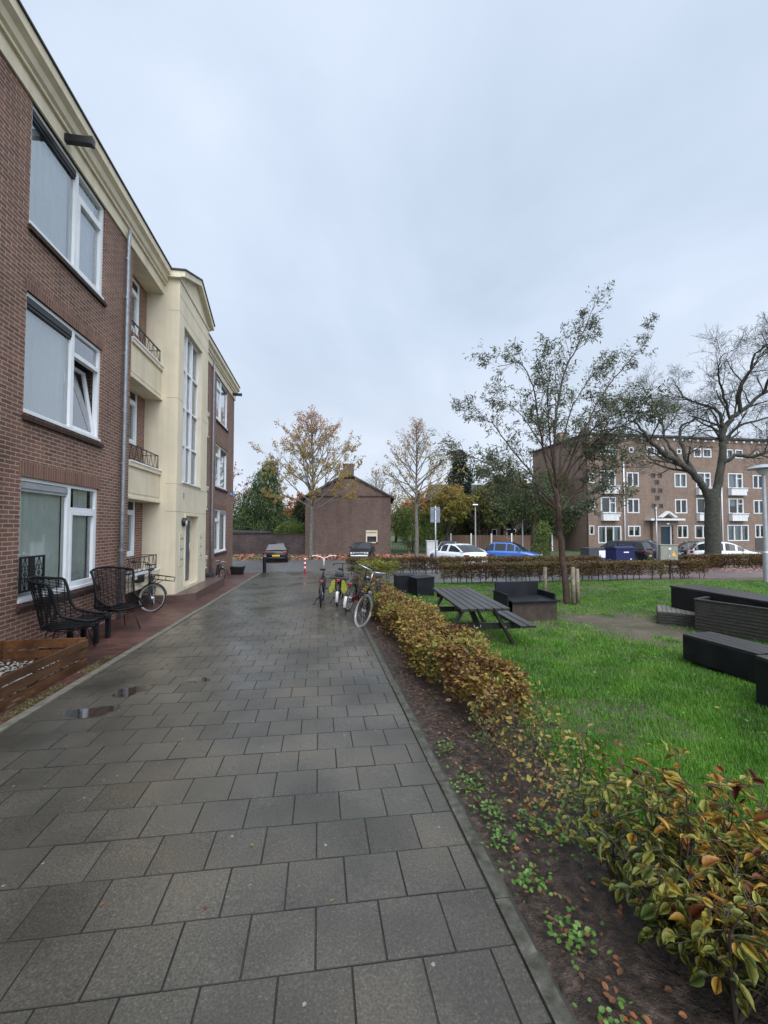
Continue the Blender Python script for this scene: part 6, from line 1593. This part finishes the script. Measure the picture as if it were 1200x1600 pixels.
# ================================================================ grass, weeds, litter
def grass():
    g = np.random.default_rng(23); N_ = 1050000
    # sample in view space, density falling with distance
    Y = 1.2 + (1 - g.random(N_) ** .62) * 0; Y = 1.3 * (17.2 / 1.3) ** (g.random(N_) ** 1.0); X = g.uniform(-.2, 1.5, N_) * Y
    v = X * CA + Y * SA; u = -X * SA + Y * CA
    P0 = np.stack([X, Y, 0 * X], 1)
    edge = np.where(u < 3.6, 1.86, 2.08) + (box_noise(P0, 4, 3) - .5) * .45 + (box_noise(P0, 14, 4) - .5) * .25 + g.exponential(.05, N_)
    keep = (v > edge) & (u < 15.7)
    bare = np.exp(-(((X - 4.9) / 1.6) ** 2 + ((Y - 9.0) / 1.5) ** 2)) + .8 * np.exp(-(((X - 5.2) / .7) ** 2 + ((Y - 7.4) / .9) ** 2))
    bn = box_noise(P0, 2.4, 7); keep &= g.random(N_) > bare * 1.15 * (bn > .35)
    keep &= ~((box_noise(P0, 1.1, 12) < .27) & (g.random(N_) < .6))
    P0 = P0[keep]; n = len(P0); Yk = P0[:, 1]
    P0[:, 2] = -SL * Yk + .01 + (box_noise(P0, 2.2, 5) - .5) * .03
    h = g.uniform(.014, .062, n) * (.55 + .95 * box_noise(P0, 3, 8)) * (.7 + .6 * box_noise(P0, 11, 9)); w = np.clip(.0014 + Yk * .00045, .002, .008)
    th = g.uniform(0, 2 * np.pi, n); lean = g.uniform(.1, .9, n)
    D = np.stack([np.cos(th), np.sin(th), 0 * th], 1); S = np.stack([-np.sin(th), np.cos(th), 0 * th], 1)
    up = np.array([0, 0, 1.0])
    a = P0 - S * w[:, None]; b = P0 + S * w[:, None]; c = P0 + D * (h * lean)[:, None] + up * h[:, None]
    V = np.stack([a, b, c], 1).reshape(-1, 3); F = np.arange(3 * n).reshape(n, 3)
    r = np.clip(box_noise(P0, 1.1, 4) * .55 + (box_noise(P0, 6, 14) - .5) * .35 + g.random(n) * .5 - .02, 0, 1)
    o = npmesh('grass', V, F, 'grass', np.repeat(r, 3)); o['kind'] = 'stuff'; tag(o, 'wet bright green lawn grass with worn patches', 'grass')
grass()
def clover():
    g = np.random.default_rng(29); Q = []; D = []
    def patch(cx, cy, n, s):
        x = g.normal(cx, s, n); y = g.normal(cy, s, n); z = -SL * y + g.uniform(.01, .07, n); Q.append(np.stack([x, y, z], 1))
    for v, u, n, s in ((1.08, 2.9, 90, .07), (1.10, 2.6, 70, .06), (1.07, 2.35, 60, .05), (1.09, 2.05, 60, .05), (1.12, 1.75, 70, .06), (1.08, 1.4, 40, .05), (1.3, 2.45, 60, .07), (1.45, 2.3, 60, .08), (1.05, 3.4, 50, .06), (1.6, 2.4, 120, .12), (1.8, 2.5, 200, .16), (1.9, 2.9, 260, .2), (2.0, 3.4, 260, .22), (2.1, 4.2, 240, .25), (2.1, 1.9, 200, .2), (1.2, 1.05, 40, .05)):
        c = W(v, u); patch(c.x, c.y, n, s)
    for _ in range(70):
        v, u = g.uniform(2.2, 6), g.uniform(1, 8); c = W(v, u); patch(c.x, c.y, 22, .14)
    Q = np.vstack(Q); n = len(Q); D = g.normal(size=(n, 3)); D[:, 2] = np.abs(D[:, 2]) * .3
    V, F, r = leaves(Q, .026, .75, D, seed=3, shape=6, flat=1.5)
    o = npmesh('ground_weeds', V, F, 'weed', r); o['kind'] = 'stuff'; tag(o, 'small green clover and weeds along path edge and lawn', 'weeds')
clover()
def litter():
    g = np.random.default_rng(31)
    def scatter(name, x, y, size, mat, label, lift=.012, seed=1):
        n = len(x); z = -SL * np.clip(y, -30, YB) + lift + g.uniform(0, lift, n); Q = np.stack([x, y, z], 1)
        D = g.normal(size=(n, 3)); D[:, 2] *= .15; V, F, r = leaves(Q, size, .7, D, seed=seed, shape=6, flat=3.0)
        o = npmesh(name, V, F, mat, r); o['kind'] = 'stuff'; tag(o, label, 'fallen leaves')
    n = 9000; x = g.uniform(-14, 4.2, n); y = g.normal(36.3, 1.3, n); k = box_noise(np.stack([x, y, 0 * x], 1), 1.0, 2) > .33
    scatter('fallen_leaves', x[k], y[k], .24, 'leaf_litter', 'carpet of orange fallen leaves along the verge before the garden wall')
    u = g.uniform(.4, 9, 520); v = 1.04 + np.abs(g.normal(0, .26, 520)); p = v * CA - u * SA; q = u * CA + v * SA
    scatter('soil_leaves', p, q, .030, 'soil_leaf', 'few russet leaves scattered on the bare soil beside the path', .014, 2)
    u = g.uniform(1, 20, 150); v = g.uniform(-4.2, .9, 150); p = v * CA - u * SA; q = u * CA + v * SA
    scatter('paving_leaves', p, q, .024, 'leaf_bush', 'tiny scattered leaf scraps on the wet slabs', .003, 4)
    x = g.uniform(14, 24, 900); y = g.normal(24.2, .9, 900); scatter('hedge_leaves', x, y, .14, 'leaf_litter', 'brown leaves beneath the hedge near the bare tree', .012, 5)
    x = g.uniform(1.6, 11, 420); y = g.uniform(2.2, 15, 420); scatter('lawn_leaves', x, y, .036, 'leaf_hedge', 'brown and yellow leaves dropped on the lawn', .03, 6)
litter()
# ragged moss at the foot of the planter
def moss():
    g = np.random.default_rng(37); n = 3600; u = g.uniform(4.2, 6.9, n); v = -3.12 + g.normal(0, .045, n) + .03; p = v * CA - u * SA; q = u * CA + v * SA
    k = box_noise(np.stack([p, q, 0 * p], 1), 6, 2) > .38; p = p[k]; q = q[k]; n = len(p); Q = np.stack([p, q, -SL * q + .004], 1); D = g.normal(size=(n, 3)); D[:, 2] = np.abs(D[:, 2])
    V, F, r = leaves(Q, .016, .4, D, seed=8, shape=4); o = npmesh('moss', V, F, 'moss', r); o['kind'] = 'stuff'; tag(o, 'yellow green moss growing at the foot of the wooden planter', 'moss')
moss()
